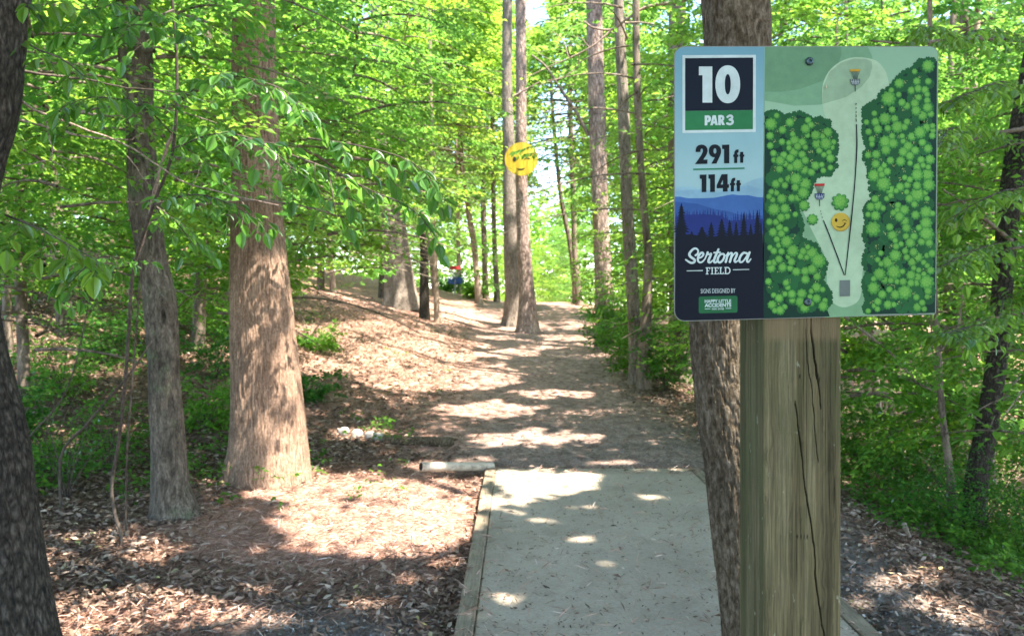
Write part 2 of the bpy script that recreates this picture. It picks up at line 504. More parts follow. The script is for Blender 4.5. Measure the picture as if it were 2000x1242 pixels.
pad = thing('tee_pad', 'brushed concrete tee pad framed by weathered timber boards', 'tee pad', (0, 0, 0))
def slab(name, x0, x1, y0, y1, z0, z1, m, cham, nx=2, ny=40, wob=.004, skew=0.0):
    """box with chamfered, slightly wandering long edges"""
    mb = MB()
    ys = np.linspace(y0, y1, ny); rows = []
    for i, y in enumerate(ys):
        wl = wob * noise3(y * 1.7, 3.1, 0, 5); wr = wob * noise3(y * 1.7, 9.1, 0, 6); zz = wob * .6 * noise3(y * 1.3, 5, 0, 8)
        sx = skew * (y - y0)
        rows.append([(x0 + sx + wl, y, z0), (x0 + sx + wl, y, z1 - cham + zz), (x0 + sx + cham + wl, y, z1 + zz),
                     (x1 + sx - cham + wr, y, z1 + zz), (x1 + sx + wr, y, z1 - cham + zz), (x1 + sx + wr, y, z0)])
    v = [p for r in rows for p in r]; f = []
    for i in range(ny - 1):
        for k in range(5):
            f.append((i * 6 + k, (i + 1) * 6 + k, (i + 1) * 6 + k + 1, i * 6 + k + 1))
    f.append((0, 1, 2, 3, 4, 5)); f.append(tuple((ny - 1) * 6 + k for k in (5, 4, 3, 2, 1, 0)))
    mb.add(v, f)
    return mb.build(name, m, pad)
SK = 12 / 1570
slab('concrete_slab', PAD_X0 + .094, PAD_X1 - .094, PAD_Y0 + .095, PAD_Y1, -.15, .0, M['concrete'], .008, skew=SK, wob=.003)
slab('timber_edging', PAD_X0, PAD_X0 + .09, PAD_Y0, PAD_Y1 + .03, -.12, .012, M['board'], .006, skew=SK)
slab('timber_edging', PAD_X1 - .09, PAD_X1, PAD_Y0, PAD_Y1, -.12, .010, M['board'], .006, skew=SK)
mb = MB(); mb.box(PAD_X0 + .093, PAD_X1 - .093, PAD_Y0, PAD_Y0 + .09, -.12, .010, 0, .006); mb.build('timber_edging', M['board_x'], pad)

# pale hollow pipe lying at the far left corner of the pad
def hollow(name, a, b_, r, wall, mats, label, cat, n=28, rings=10, dent=.03):
    a = Vector(a); b_ = Vector(b_); ax = (b_ - a).normalized(); u = ax.orthogonal().normalized(); w = ax.cross(u)
    v = []; f = []; mi = []
    def ring(t, rr, s):
        for k in range(n):
            th = 2 * math.pi * k / n
            q = rr * (1 + dent * noise3(math.cos(th) * 2, math.sin(th) * 2, t * 6, s))
            v.append(a + (b_ - a) * t + (u * math.cos(th) + w * math.sin(th)) * q)
    for i in range(rings): ring(i / (rings - 1), r, 4)
    ring(0, r - wall, 4); ring(.25, r - wall, 4)
    for i in range(rings - 1):
        for k in range(n): f.append((i * n + k, i * n + (k + 1) % n, (i + 1) * n + (k + 1) % n, (i + 1) * n + k)); mi.append(0)
    o = rings * n
    for k in range(n):
        f.append((k, o + k, o + (k + 1) % n, (k + 1) % n)); mi.append(0)
        f.append((o + k, o + n + k, o + n + (k + 1) % n, o + (k + 1) % n)); mi.append(1)
    f.append(tuple(o + n + k for k in range(n))); mi.append(1)
    f.append(tuple((rings - 1) * n + k for k in range(n - 1, -1, -1))); mi.append(0)
    return tag(link(name, new_mesh(name, v, f, mats, True, mi)), label, cat)
M['pipe'] = timber_mat('pale_dirty_pipe', (.22, .20, .16), (.42, .39, .32), (.56, .52, .44), (6, 40, 40), st=.3)
m, nt, b = mat('dark_hollow'); b.inputs['Base Color'].default_value = (.018, .014, .010, 1); M['hollow'] = m
hollow('drain_pipe', P(822, 911, 7.1) + Vector((0, 0, 0)), P(962, 911, 7.52), .040, .007, [M['pipe'], M['hollow']],
       'pale hollow pipe lying against the far left corner of the tee pad', 'pipe')

# half buried old timber and the row of pale stones beside it
def rock(name, c, r, seed, m, label, group, sc=(1, 1, .7)):
    n = 10; v = []; f = []
    for i in range(n + 1):
        ph = math.pi * i / n
        for k in range(14):
            th = 2 * math.pi * k / 14
            d = np.array([math.sin(ph) * math.cos(th), math.sin(ph) * math.sin(th), math.cos(ph)])
            q = r * (1 + .22 * float(noise3(*(d * 1.7 + seed), seed)))
            d = np.sign(d) * np.abs(d) ** .75
            v.append((c[0] + d[0] * q * sc[0], c[1] + d[1] * q * sc[1], c[2] + d[2] * q * sc[2]))
    for i in range(n):
        for k in range(14):
            f.append((i * 14 + k, (i + 1) * 14 + k, (i + 1) * 14 + (k + 1) % 14, i * 14 + (k + 1) % 14))
    return tag(link(name, new_mesh(name, v, f, [m], True)), label, 'stone', group)
m, nt, b = mat('pale_stone'); v = coords(nt)
nt.links.new(ramp(nt, noise(nt, v, 30, 6, .7), [(.3, (.28, .25, .22)), (.7, (.55, .50, .45))]), b.inputs['Base Color'])
b.inputs['Roughness'].default_value = .9; bump(nt, b, noise(nt, v, 60, 5), .4, .004); M['stone'] = m
for i, px in enumerate((672, 697, 722, 741)):
    d = 8.9 - .05 * i; p = P(px, 850, d); z = Hf(p.x, d)
    rock('stone', (p.x, d, z + .03), .062, i + 3, M['stone'], ('leftmost', 'second from left', 'third from left', 'rightmost')[i] + ' of the four pale stones beside the half buried timber',
         'row of pale stones', (1, .8, .9))
p0 = P(750, 850, 8.65); p1 = P(884, 858, 8.5)
hollow('old_timber', (p0.x, p0.y, Hf(p0.x, p0.y) + .03), (p1.x, p1.y, Hf(p1.x, p1.y) + .035), .055, .05, [M['bark_rough'], M['hollow']],
       'dark mossy timber half buried across the slope beside the row of pale stones', 'log', dent=.12)

# sticks on the ground
def stick(pts, r, m, label, name='fallen_stick', lift=.4):
    ps = []
    for px, py, d in pts:
        x = (px - CX) / F * d; ps.append((x, d, Hf(x, d) + r * (1 + lift)))
    c = spline(np.array(ps), 24); n = len(c)
    c[:, 2] += .012 * noise3(np.arange(n) * .4, 0, 0, 3)
    rr = r * np.linspace(1, .45, n)
    V, Fc = tube_arrays(c, rr, 8, .15, 0, seed=int(px))
    return tag(link(name, new_mesh(name, V, Fc, [m], True)), label, 'stick')
stick([(115, 1095, 4.75), (190, 1110, 4.6), (250, 1155, 4.35)], .013, M['twig'], 'thin dark fallen stick on the leaf litter right of the leftmost trunk')
stick([(520, 1150, 4.3), (570, 1180, 4.15), (640, 1212, 3.95)], .009, M['twig'], 'dark forked stick lying in the shade left of the tee pad')
stick([(375, 1232, 3.8), (430, 1222, 3.85), (480, 1212, 3.9)], .014, M['twig'], 'short bark-covered stick on the sunny litter at the bottom edge')
stick([(610, 1200, 4.0), (700, 1120, 4.6), (790, 1065, 5.1)], .006, M['twig'], 'long thin twig across the straw beside the left board')
stick([(1775, 1092, 5.3), (1830, 1098, 5.25), (1878, 1097, 5.25)], .011, M['dead_twig'], 'pale bare stick lying on the bank right of the post')
stick([(1765, 1040, 5.9), (1778, 1090, 5.3)], .02, M['dead_twig'], 'broken pale branch stub standing up from the right bank', lift=3)
stick([(1000, 885, 8.2), (1018, 868, 8.6), (1030, 862, 8.75)], .007, M['dead_twig'], 'little pale twig on the path just past the far end of the tee pad', lift=2)

# ------------------------------------------------------------------ fallen leaves and needles
def litter_mat(name, stops):
    m, nt, b = mat(name)
    g = N(nt, 'ShaderNodeNewGeometry')
    c = ramp(nt, g.outputs['Random Per Island'], stops)
    nt.links.new(c, b.inputs['Base Color']); b.inputs['Roughness'].default_value = .75
    return m
M['litter'] = litter_mat('dry_fallen_leaves', [(0, (.055, .033, .022)), (.35, (.135, .082, .056)), (.65, (.235, .155, .112)), (.9, (.36, .26, .20)), (.985, (.46, .37, .29)), (1, (.40, .36, .10))])
M['needle'] = litter_mat('dry_pine_needles', [(0, (.14, .07, .045)), (.5, (.38, .22, .155)), (.85, (.55, .37, .285)), (1, (.68, .56, .48))])

def scatter(n, dmin, dmax, pxr, seed):
    r = np.random.default_rng(seed)
    d = dmin * (dmax / dmin) ** r.random(n)
    px = r.uniform(*pxr, n)
    x = (px - CX) / F * d
    return x, d, r

def litter(name, n, dmin, dmax, L, W, mt, seed, keep, curl=.35, lift=.0, pxr=(-80, 2080)):
    x, y, r = scatter(n, dmin, dmax, pxr, seed)
    k = keep(x, y, r); x, y = x[k], y[k]; n = len(x)
    z = H(x, y)
    onpad = (x > PAD_X0 + (y - PAD_Y0) * SK) & (x < PAD_X1 + (y - PAD_Y0) * SK) & (y > PAD_Y0) & (y < PAD_Y1)
    z = np.where(onpad, .003, z) + .006 + lift * r.random(n)
    az = r.uniform(0, 2 * np.pi, n); s = r.uniform(.55, 1.25, n) * (1 + .02 * y)
    l = L * s; w = W * s * r.uniform(.7, 1.1, n)
    dx = np.stack([np.cos(az), np.sin(az), r.normal(0, .28, n)], 1)
    dx /= np.linalg.norm(dx, axis=1)[:, None]
    nz = np.stack([r.normal(0, .5, n), r.normal(0, .5, n), np.ones(n)], 1)
    sd = np.cross(nz, dx); sd /= np.linalg.norm(sd, axis=1)[:, None]
    nm = np.cross(dx, sd)
    c = np.stack([x, y, z], 1)
    cu = (curl * w * r.uniform(-.6, 1.2, n))[:, None] * nm
    a = c - dx * (l / 2)[:, None]; e = c + dx * (l / 2)[:, None] + cu * .7
    p1 = c - dx * (l * .05)[:, None] + sd * (w / 2)[:, None] + cu; p2 = c - dx * (l * .12)[:, None] - sd * (w / 2)[:, None] + cu
    q1 = c + dx * (l * .30)[:, None] + sd * (w * .26)[:, None] + cu * .8; q2 = c + dx * (l * .24)[:, None] - sd * (w * .30)[:, None] + cu * .8
    V = np.stack([a, p2, q2, e, q1, p1], 1).reshape(-1, 3)
    b0 = (np.arange(n) * 6)[:, None]
    m0 = b0 + np.array([[0, 1, 2, 3]]); m1 = b0 + np.array([[0, 3, 4, 5]])
    Fc = np.stack([m0, m1], 1).reshape(-1, 4)
    return tag(link(name, new_mesh(name, V, Fc, [mt])), kind='stuff')

def keep_leaf(x, y, r):
    pw, sw, gw = weights(x, y)
    onpad = (x > PAD_X0) & (x < PAD_X1) & (y > PAD_Y0 - .2) & (y < PAD_Y1 + .05)
    p = 1 - .95 * pw - 1.05 * np.where(y < 8, sw, sw * .45) - .75 * gw
    p = np.where((x > 1.7) & (x < 2.9) & (y < 7), p * .45, p)
    p = np.where(onpad, .0025 + .05 * sstep(7.0, 7.5, y), p)
    return r.random(len(x)) < np.where(onpad, p, np.clip(p, .012, 1))
def keep_straw(x, y, r):
    pw, sw, gw = weights(x, y)
    onpad = (x > PAD_X0) & (x < PAD_X1) & (y > PAD_Y0 - .2) & (y < PAD_Y1 + .02)
    p = .25 + .45 * sw + .05 * pw - .3 * gw
    p = np.where(onpad, .03 + .3 * sstep(7.0, 7.5, y) + .07 * sstep(.18, .0, x - PAD_X0 - .09), p)
    return r.random(len(x)) < np.clip(p, .03, 1)
litter('fallen_leaves', 190000, 2.6, 26, .054, .021, M['litter'], 11, keep_leaf, .5, .03)
litter('fallen_needles', 190000, 2.8, 24, .085, .0055, M['needle'], 12, keep_straw, 1.2, .012)
litter('pad_debris', 5200, 3.6, 7.5, .024, .009, M['litter'], 13, lambda x, y, r: (x > PAD_X0) & (x < PAD_X1) & (y < PAD_Y1) & (r.random(len(x)) < .55), .5, .0, (850, 1800))
def pebble_keep(x, y, r):
    pw, sw, gw = weights(x, y); onpad = (x > PAD_X0) & (x < PAD_X1) & (y > PAD_Y0) & (y < PAD_Y1)
    return (r.random(len(x)) < gw) & ~onpad
M['gravel'] = litter_mat('loose_gravel', [(0, (.06, .06, .058)), (.5, (.17, .165, .155)), (1, (.42, .41, .39))])
litter('loose_gravel', 60000, 2.8, 13, .018, .014, M['gravel'], 14, pebble_keep, .8, .006)

# ------------------------------------------------------------------ the course sign on its post
SD = 1.400                    # distance of the sign face
sign = thing('tee_sign', 'map sign reading 10 and PAR 3 on a square weathered post beside the tee pad', 'sign', (.505, SD, 0))
SO = Vector(sign.location)
def sp_(px, py, lay=0.0):
    """photo pixel on the sign face -> local coordinates of the sign, lay = layer number towards the viewer"""
    return ((px - CX) / F * SD - SO.x, -0.0035 - lay * 5e-5, EYE + (HY - py) / F * SD)

def flat_mat(name, rgb, k=.70, rough=.5, var=.10):
    m, nt, b = mat(name)
    c = tuple(min(.85, v * k) for v in lin(rgb))
    n = noise(nt, coords(nt), 60, 5, .7)
    big = noise(nt, coords(nt), 7, 3, .6)
    a = mixc(nt, 1.0, c, ramp(nt, n, [(.3, (1 - var,) * 3), (.7, (1 + var,) * 3)]), 'MULTIPLY')
    a = mixc(nt, 1.0, a, ramp(nt, big, [(.3, (1 - var,) * 3), (.7, (1 + var,) * 3)]), 'MULTIPLY')
    nt.links.new(a, b.inputs['Base Color']); b.inputs['Roughness'].default_value = rough
    b.inputs['Specular IOR Level'].default_value = .12
    return m
def grad_mat(name, stops, rough=.5, k=.70, axis=2):
    m, nt, b = mat(name)
    tc = N(nt, 'ShaderNodeTexCoord'); sx = N(nt, 'ShaderNodeSeparateXYZ'); nt.links.new(tc.outputs['Object'], sx.inputs[0])
    z0 = sp_(0, stops[0][0])[2]; z1 = sp_(0, stops[-1][0])[2]
    mr = N(nt, 'ShaderNodeMapRange'); mr.inputs[1].default_value = z0; mr.inputs[2].default_value = z1
    nt.links.new(sx.outputs[axis], mr.inputs[0])
    a, z = stops[0][0], stops[-1][0]
    c = ramp(nt, mr.outputs[0], [((p - a) / (z - a), tuple(v * k for v in lin(col))) for p, col in stops])
    c = mixc(nt, 1.0, c, ramp(nt, noise(nt, coords(nt), 9, 5, .7), [(.3, (.95,) * 3), (.7, (1.05,) * 3)]), 'MULTIPLY')
    nt.links.new(c, b.inputs['Base Color']); b.inputs['Roughness'].default_value = rough
    b.inputs['Specular IOR Level'].default_value = .35
    return m

class Print:
    """flat printed shapes, one mesh; every shape sits a hair in front of the last one"""
    def __init__(s): s.v = []; s.f = []; s.m = []; s.mats = []; s.k = 0
    def mi(s, m):
        if m not in s.mats: s.mats.append(m)
        return s.mats.index(m)
    def poly(s, loops, m, lay):
        if not isinstance(loops[0][0], (tuple, list, np.ndarray)): loops = [loops]
        s.k += 1
        l = lay + (s.k % 9) * .09
        pts = [[Vector((p[0], -p[1], 0)) for p in lp] for lp in loops]
        fl = [p for lp in pts for p in lp]
        b = len(s.v)
        s.v += [sp_(p.x, -p.y, l) for p in fl]
        idx = s.mi(m)
        for t in tessellate_polygon(pts):
            a, b_, c = (fl[i] for i in t)
            if (b_ - a).cross(c - a).z < 0: t = t[::-1]
            s.f.append(tuple(b + i for i in t)); s.m.append(idx)
    def stroke(s, pts, w, m, lay, n=None, taper=None):
        p = spline(np.array(pts, float), n or max(8, len(pts) * 6))
        t = np.gradient(p, axis=0); t /= np.linalg.norm(t, axis=1)[:, None] + 1e-9
        nr = np.stack([-t[:, 1], t[:, 0]], 1)
        ww = np.full(len(p), w / 2.) if taper is None else np.interp(np.linspace(0, 1, len(p)), np.linspace(0, 1, len(taper)), taper) * w / 2
        A = p + nr * ww[:, None]; B = p - nr * ww[:, None]
        s.k += 1; l = lay + (s.k % 9) * .09; b = len(s.v); idx = s.mi(m); n_ = len(p)
        s.v += [sp_(q[0], q[1], l) for q in A] + [sp_(q[0], q[1], l) for q in B]
        for i in range(n_ - 1): s.f.append((b + i, b + i + 1, b + n_ + i + 1, b + n_ + i)); s.m.append(idx)
        for e, sgn in ((0, -1), (n_ - 1, 1)):     # round caps as fans just behind
            b = len(s.v); c = p[e]
            s.v.append(sp_(c[0], c[1], l - .03))
            a0 = math.atan2(nr[e, 1], nr[e, 0])
            for k in range(9):
                a = a0 + (math.pi * k / 8) * (-sgn)
                s.v.append(sp_(c[0] + math.cos(a) * ww[e], c[1] + math.sin(a) * ww[e], l - .03))
            for k in range(8): s.f.append((b, b + k + 1, b + k + 2)); s.m.append(idx)
    def build(s, name, parent):
        return link(name, new_mesh(name, s.v, s.f, s.mats, False, s.m), parent)

def circ(cx, cy, r, n=24, ry=None, rot=0):
    ry = ry or r
    return [(cx + r * math.cos(a) * math.cos(rot) - ry * math.sin(a) * math.sin(rot), cy + r * math.cos(a) * math.sin(rot) + ry * math.sin(a) * math.cos(rot))
            for a in (2 * math.pi * k / n for k in range(n))]
def rrect(x0, y0, x1, y1, r, tilt=0.0):
    rr = r if isinstance(r, (tuple, list)) else (r,) * 4      # tl tr br bl
    out = []
    for (cx, cy, a0), q in zip(((x0, y0, 180), (x1, y0, 270), (x1, y1, 0), (x0, y1, 90)), rr):
        sx = 1 if cx == x0 else -1; sy = 1 if cy == y0 else -1
        for k in range(7):
            a = math.radians(a0 + 15 * k)
            out.append((cx + sx * q + q * math.cos(a), cy + sy * q + q * math.sin(a)))
    return [(x, y - tilt * (x - x0)) for x, y in out]
def edge_y(x, y):             # printed rows tilt slightly more towards the bottom of the plate
    return y - (x - 1316) * .027 * (y - 90) / 537

# plate
PLATE = [(x, edge_y(x, y)) for x, y in rrect(1316, 92, 1831, 628, (21, 17, 5, 21))]
PLATE = [(x - (x - 1316) / 515 * 5 * (y - 90) / 537, y) for x, y in PLATE]
mb = MB(); n = len(PLATE)
fr = [sp_(x, y, 0) for x, y in PLATE]; bk = [(p[0], .0, p[2]) for p in fr]
cen = sp_(1573, 360, 0)
mb.add(fr + bk, [tuple(range(n - 1, -1, -1)), tuple(range(n, 2 * n))] + [(i, (i + 1) % n, n + (i + 1) % n, n + i) for i in range(n)])
m, nt, b = mat('white_composite_plate'); b.inputs['Base Color'].default_value = (.17, .17, .145, 1); b.inputs['Roughness'].default_value = .5; M['plate'] = m
plate = mb.build('panel', M['plate'], sign)

C = {k: flat_mat('print_' + k, v, .70) for k, v in dict(
    navy=(8, 20, 36), white=(206, 219, 212), green=(46, 122, 72), badge=(38, 104, 62), ink=(10, 20, 28), bar=(52, 128, 92),
    ridge_far=(138, 176, 192), ridge_pale=(150, 186, 196), ridge_blue=(66, 106, 164), ridge_mid=(52, 88, 148), wood=(34, 50, 116), spruce=(5, 16, 32),
    field=(178, 202, 164), field_dark=(152, 178, 142), hill1=(108, 148, 110), hill2=(122, 163, 124), shade=(128, 168, 124),
    t0=(14, 54, 40), t1=(30, 88, 46), t1b=(38, 100, 52), f0=(44, 108, 48), f1=(82, 150, 62), f2=(112, 174, 72), f3=(140, 188, 84), twig=(58, 44, 26), dot=(196, 206, 120),
    yellow=(204, 172, 62), yellow2=(178, 146, 56), brown=(54, 34, 12), grey=(112, 120, 112), gold=(206, 160, 48), steel=(96, 106, 104), red=(190, 40, 40), basket=(26, 36, 96), pole=(60, 74, 72)).items()}
SKY = grad_mat('print_sky', [(90, (104, 154, 166)), (230, (132, 176, 180)), (330, (154, 190, 188)), (430, (158, 192, 190))])
BG = grad_mat('print_map_ground', [(90, (134, 172, 134)), (230, (150, 188, 148)), (430, (140, 180, 138)), (620, (118, 164, 116))])

# left band ------------------------------------------------------
pr = Print()
def left_clip(loop): return loop
band = [(x, y) for x, y in rrect(1317.5, 93.5, 1492, 626.5, (19.5, 0.01, 0.01, 19.5))]
band = [(x - (x - 1316) / 515 * 5 * (y - 90) / 537, edge_y(x, y)) for x, y in band]
pr.poly(band, SKY, 1)
pr.poly([(1317.6, 366), (1345, 365), (1380, 372), (1425, 372), (1450, 361), (1470, 352), (1489, 347), (1489, 420), (1317.6, 420)], C['ridge_pale'], 2)
pr.poly([(1317.6, 374), (1340, 372), (1372, 371), (1400, 378), (1440, 366), (1460, 363), (1489, 371), (1489, 420), (1317.6, 420)], C['ridge_far'], 3)
pr.poly([(1317.6, 385), (1327, 385), (1343, 388), (1370, 388), (1395, 387), (1412, 383.5), (1429, 380.5), (1443, 382), (1460, 382), (1476, 385.5), (1489.5, 386.5), (1489.5, 440), (1317.6, 440)], C['ridge_blue'], 4)
pr.poly([(1317.6, 394.5), (1335, 396), (1362, 399), (1378, 404), (1395, 409), (1420, 413), (1440, 419), (1489, 422), (1489, 450), (1317.6, 450)], C['ridge_mid'], 5)
def spruce(pp, cx, top, base, w, m, lay, r, jag=1.0):
    L = [(cx, top)]; R = []
    n_ = max(4, int((base - top) / 5.0)); 
    for i in range(1, n_ + 1):
        y = top + (base - top) * i / n_; hw = w / 2 * (i / n_) ** .85 * r.uniform(.75, 1.15)
        L += [(cx - hw, y - .3), (cx - hw * .45, y - .9 * jag)]
        R += [(cx + hw * r.uniform(.85, 1.1), y - .3), (cx + hw * .45, y - .9 * jag)]
    L += [(cx - w * .3, base + 6)]; R += [(cx + w * .3, base + 6)]
    pp.poly(L + R[::-1] if False else [*L, *R[::-1]], m, lay)
r = random.Random(3)
for i in range(34):
    x = 1321 + i * 5.0 + r.uniform(-1.5, 1.5); t = np.interp(x, [1316, 1350, 1395, 1430, 1440, 1489], [416, 408, 408, 422, 414, 410]) + r.uniform(-4, 5)
    if x < 1486: spruce(pr, x, t, t + 22, r.uniform(5, 8), C['wood'], 6, r, .6)
pr.poly([(1317.8, 424), (1345, 420), (1380, 419), (1405, 422), (1425, 432), (1450, 430), (1488.5, 428), (1488.5, 500), (1317.8, 500)], C['wood'], 7)
for cx, t, bs, w in ((1330, 397, 455, 34), (1350, 452, 470, 16), (1370, 443, 468, 30), (1388, 433, 466, 20), (1408.5, 427, 470, 32), (1424, 429, 466, 19), (1436.5, 433, 468, 18),
                     (1451.5, 416, 468, 24), (1465, 437, 468, 18), (1478, 410, 470, 24), (1323, 440, 470, 14), (1485, 432, 470, 8)):
    spruce(pr, cx, t, bs, w, C['spruce'], 8, r)
pr.poly([(1317.9, 462), (1345, 458), (1380, 463), (1420, 461), (1460, 459), (1488.5, 457)] +
        [(x, y) for x, y in band if y > 560], C['spruce'], 9)
pr.build('mountain_print', plate)

nb = Print()
def R3(x, y): return (1316 + x / 7.094, 95 + y / 7.094)
def R2(x, y): return (1316 + x / 9.556, 270 + y / 9.556)
def R1(x, y): return (1316 + x / 7.761, 470 + y / 7.761)
def mp(f, L): return [f(*p) for p in L]
nb.poly(mp(R3, [(113, 105), (1128, 100), (1126, 1165), (113, 1180)]), C['white'], 10)
nb.poly(mp(R3, [(150, 146), (1090, 138), (1088, 862), (150, 876)]), C['navy'], 12)
nb.poly(mp(R3, [(150, 877), (1088, 863), (1086, 1126), (150, 1142)]), C['green'], 12)
nb.build('number_box', plate)

tx = Print(); W = C['white']; K = C['ink']
tx.poly(mp(R3, [(340, 262), (525, 262), (525, 760), (390, 760), (390, 382), (340, 382)]), W, 14)
def sup(cx, cy, rx, ry, e=.92, n=40):
    o = []
    for k in range(n):
        a = 2 * math.pi * k / n; c, s_ = math.cos(a), math.sin(a)
        o.append((cx + rx * math.copysign(abs(c) ** e, c), cy + ry * math.copysign(abs(s_) ** e, s_)))
    return o
tx.poly([mp(R3, sup(739, 507, 171, 261)), mp(R3, sup(739, 507, 41, 140))], W, 14)
tx.poly([mp(R3, [(420, 938), (470, 935), (495, 945), (507, 970), (507, 1000), (495, 1022), (472, 1032), (458, 1032), (456, 1073), (420, 1075)]), mp(R3, [(456, 968), (468, 970), (472, 985), (467, 1000), (456, 1002)])], W, 14)
tx.poly([mp(R3, [(497, 1074), (530, 935), (572, 934), (603, 1071), (568, 1072), (563, 1048), (536, 1049), (531, 1073)]), mp(R3, [(542, 1020), (558, 1020), (550, 978)])], W, 14)
tx.poly([mp(R3, [(607, 1071), (607, 933), (655, 931), (682, 943), (692, 968), (688, 995), (673, 1010), (698, 1069), (660, 1070), (643, 1022), (643, 1071)]), mp(R3, [(643, 962), (655, 963), (659, 977), (653, 991), (643, 992)])], W, 14)
tx.stroke(mp(R3, [(735, 958), (765, 940), (795, 948), (797, 975), (770, 995)]), 4.3, W, 14)
tx.stroke(mp(R3, [(765, 995), (802, 1008), (803, 1040), (770, 1058), (732, 1048)]), 4.5, W, 14)
tx.build('hole_number', plate); tx = Print()
tx.poly(mp(R2, [(398, 270), (400, 215), (415, 175), (450, 143), (500, 130), (550, 137), (592, 163), (616, 205), (622, 250), (605, 310), (575, 360), (540, 412), (620, 408), (615, 488), (385, 495), (445, 410), (500, 330), (528, 270), (535, 235), (525, 212), (510, 206), (495, 216), (488, 240), (488, 268)]), K, 14)
tx.poly([mp(R2, [(690, 487), (755, 368), (715, 365), (675, 340), (650, 300), (641, 250), (648, 200), (675, 155), (715, 133), (757, 127), (805, 137), (845, 165), (868, 210), (873, 250), (870, 290), (852, 340), (785, 484)]), mp(R2, circ(757, 250, 28, 16, 50))], K, 14)
tx.poly(mp(R2, [(890, 135), (1025, 132), (1025, 478), (927, 480), (927, 215), (890, 212)]), K, 14)
FT = [[(1115, 475), (1115, 362), (1098, 360), (1098, 318), (1115, 316), (1120, 268), (1138, 235), (1165, 222), (1197, 220), (1196, 275), (1178, 282), (1174, 315), (1195, 318), (1192, 360), (1174, 362), (1173, 473)],
      [(1225, 470), (1225, 360), (1212, 345), (1212, 325), (1225, 315), (1225, 268), (1285, 265), (1285, 315), (1305, 318), (1303, 355), (1285, 360), (1283, 470)]]
for g_ in FT:
    tx.poly(mp(R2, g_), K, 14); tx.poly(mp(R2, [(x - 62, y + 528) for x, y in g_]), K, 14)
tx.poly(mp(R2, [(352, 577), (1308, 556), (1308, 584), (352, 608)]), C['bar'], 14)
tx.poly(mp(R2, [(475, 690), (600, 687), (598, 1013), (510, 1017), (510, 770), (475, 765)]), K, 14)
tx.poly(mp(R2, [(635, 688), (757, 683), (757, 1010), (668, 1013), (668, 768), (635, 762)]), K, 14)
tx.poly([mp(R2, [(790, 885), (880, 683), (993, 678), (993, 870), (1020, 872), (1017, 935), (993, 937), (993, 1003), (905, 1007), (905, 940), (790, 945)]), mp(R2, [(905, 785), (905, 872), (863, 873)])], K, 14)
tx.build('distance_lettering', plate); tx = Print()
w_ = 4.0
for L, tp in (([(322, 225), (348, 205), (362, 165), (340, 128), (300, 125), (255, 160), (228, 205), (240, 240), (275, 268), (308, 295), (300, 328), (262, 340), (222, 325), (175, 293)], [1.0, .8, .9, 1.1, 1.25, 1.2, 1.1, 1.1, .8]),
              ([(372, 268), (410, 252), (440, 215), (425, 185), (388, 205), (360, 255), (358, 305), (385, 333), (425, 322), (465, 280)], [.7, 1, 1.15, .9, .7]),
              ([(462, 285), (488, 225), (505, 182)], [.6, 1.1]), ([(500, 205), (525, 212), (556, 200), (545, 238), (522, 290), (518, 325), (545, 332), (585, 300)], [.8, .9, 1.2, 1.15, .7]),
              ([(668, 135), (645, 190), (612, 265), (600, 315), (620, 335), (655, 308)], [1, 1.15, 1.1, .8]), ([(602, 186), (645, 184), (690, 180)], [.8, .8]),
              ([(740, 205), (698, 212), (662, 262), (658, 315), (690, 333), (730, 302), (756, 250), (752, 212), (735, 205)], [1, 1.1, 1.0, .9]), ([(750, 225), (775, 232), (800, 205)], [.5, .5]),
              ([(815, 188), (800, 245), (778, 325)], [.9, 1.1]), ([(785, 300), (812, 235), (852, 190), (872, 200), (862, 250), (840, 325)], [.5, .7, 1.1, 1.1]),
              ([(850, 295), (885, 230), (925, 188), (948, 200), (935, 245), (912, 300), (925, 328), (970, 300)], [.5, .7, 1.1, 1.1, .6]),
              ([(1095, 195), (1050, 188), (1010, 225), (985, 280), (992, 325), (1030, 322), (1075, 270), (1118, 195)], [1, 1.1, 1.1, .8, .7]),
              ([(1138, 182), (1118, 235), (1098, 300), (1118, 326), (1158, 280)], [1.1, 1.1, 1, .6])):
    tx.stroke(mp(R1, L), w_, W, 14, n=len(L) * 7, taper=tp)
tx.build('place_name', plate); tx = Print()
# FIELD in slab letters
def rct(x0, y0, x1, y1):
    sk = -.018
    return mp(R1, [(x0, y0 + sk * (x0 - 475)), (x1, y0 + sk * (x1 - 475)), (x1, y1 + sk * (x1 - 475)), (x0, y1 + sk * (x0 - 475))])
def slabs(x, parts):
    for a in parts: tx.poly(rct(x + a[0], a[1], x + a[2], a[3]), W, 14)
slabs(475, [(12, 410, 30, 513), (0, 408, 68, 421), (56, 421, 68, 440), (30, 454, 52, 466), (0, 501, 42, 514)])
slabs(552, [(12, 410, 29, 513), (0, 408, 40, 420), (0, 501, 40, 514)])
slabs(603, [(12, 410, 29, 513), (0, 408, 66, 420), (55, 420, 66, 437), (29, 454, 50, 466), (0, 502, 68, 514), (57, 486, 68, 502)])
slabs(680, [(12, 410, 29, 513), (0, 408, 42, 420), (0, 502, 66, 514), (55, 484, 66, 502)])
slabs(755, [(12, 410, 29, 513), (0, 408, 30, 420), (0, 502, 30, 514)])
tx.stroke([(p[0], p[1]) for p in mp(R1, [(782, 410), (815, 411), (838, 435), (841, 458), (834, 484), (812, 501), (782, 503)])], 2.0, W, 14)
tx.poly(mp(R1, [(188, 454), (432, 449), (432, 461), (188, 466)]), W, 14)
tx.poly(mp(R1, [(887, 438), (1132, 433), (1132, 444), (887, 449)]), W, 14)
tx.build('place_lettering', plate); tx = Print()
tx.poly([(x, y) for x, y in (R1(*p) for p in rrect(370, 848, 955, 1102, 28, .022))], C['badge'], 12)
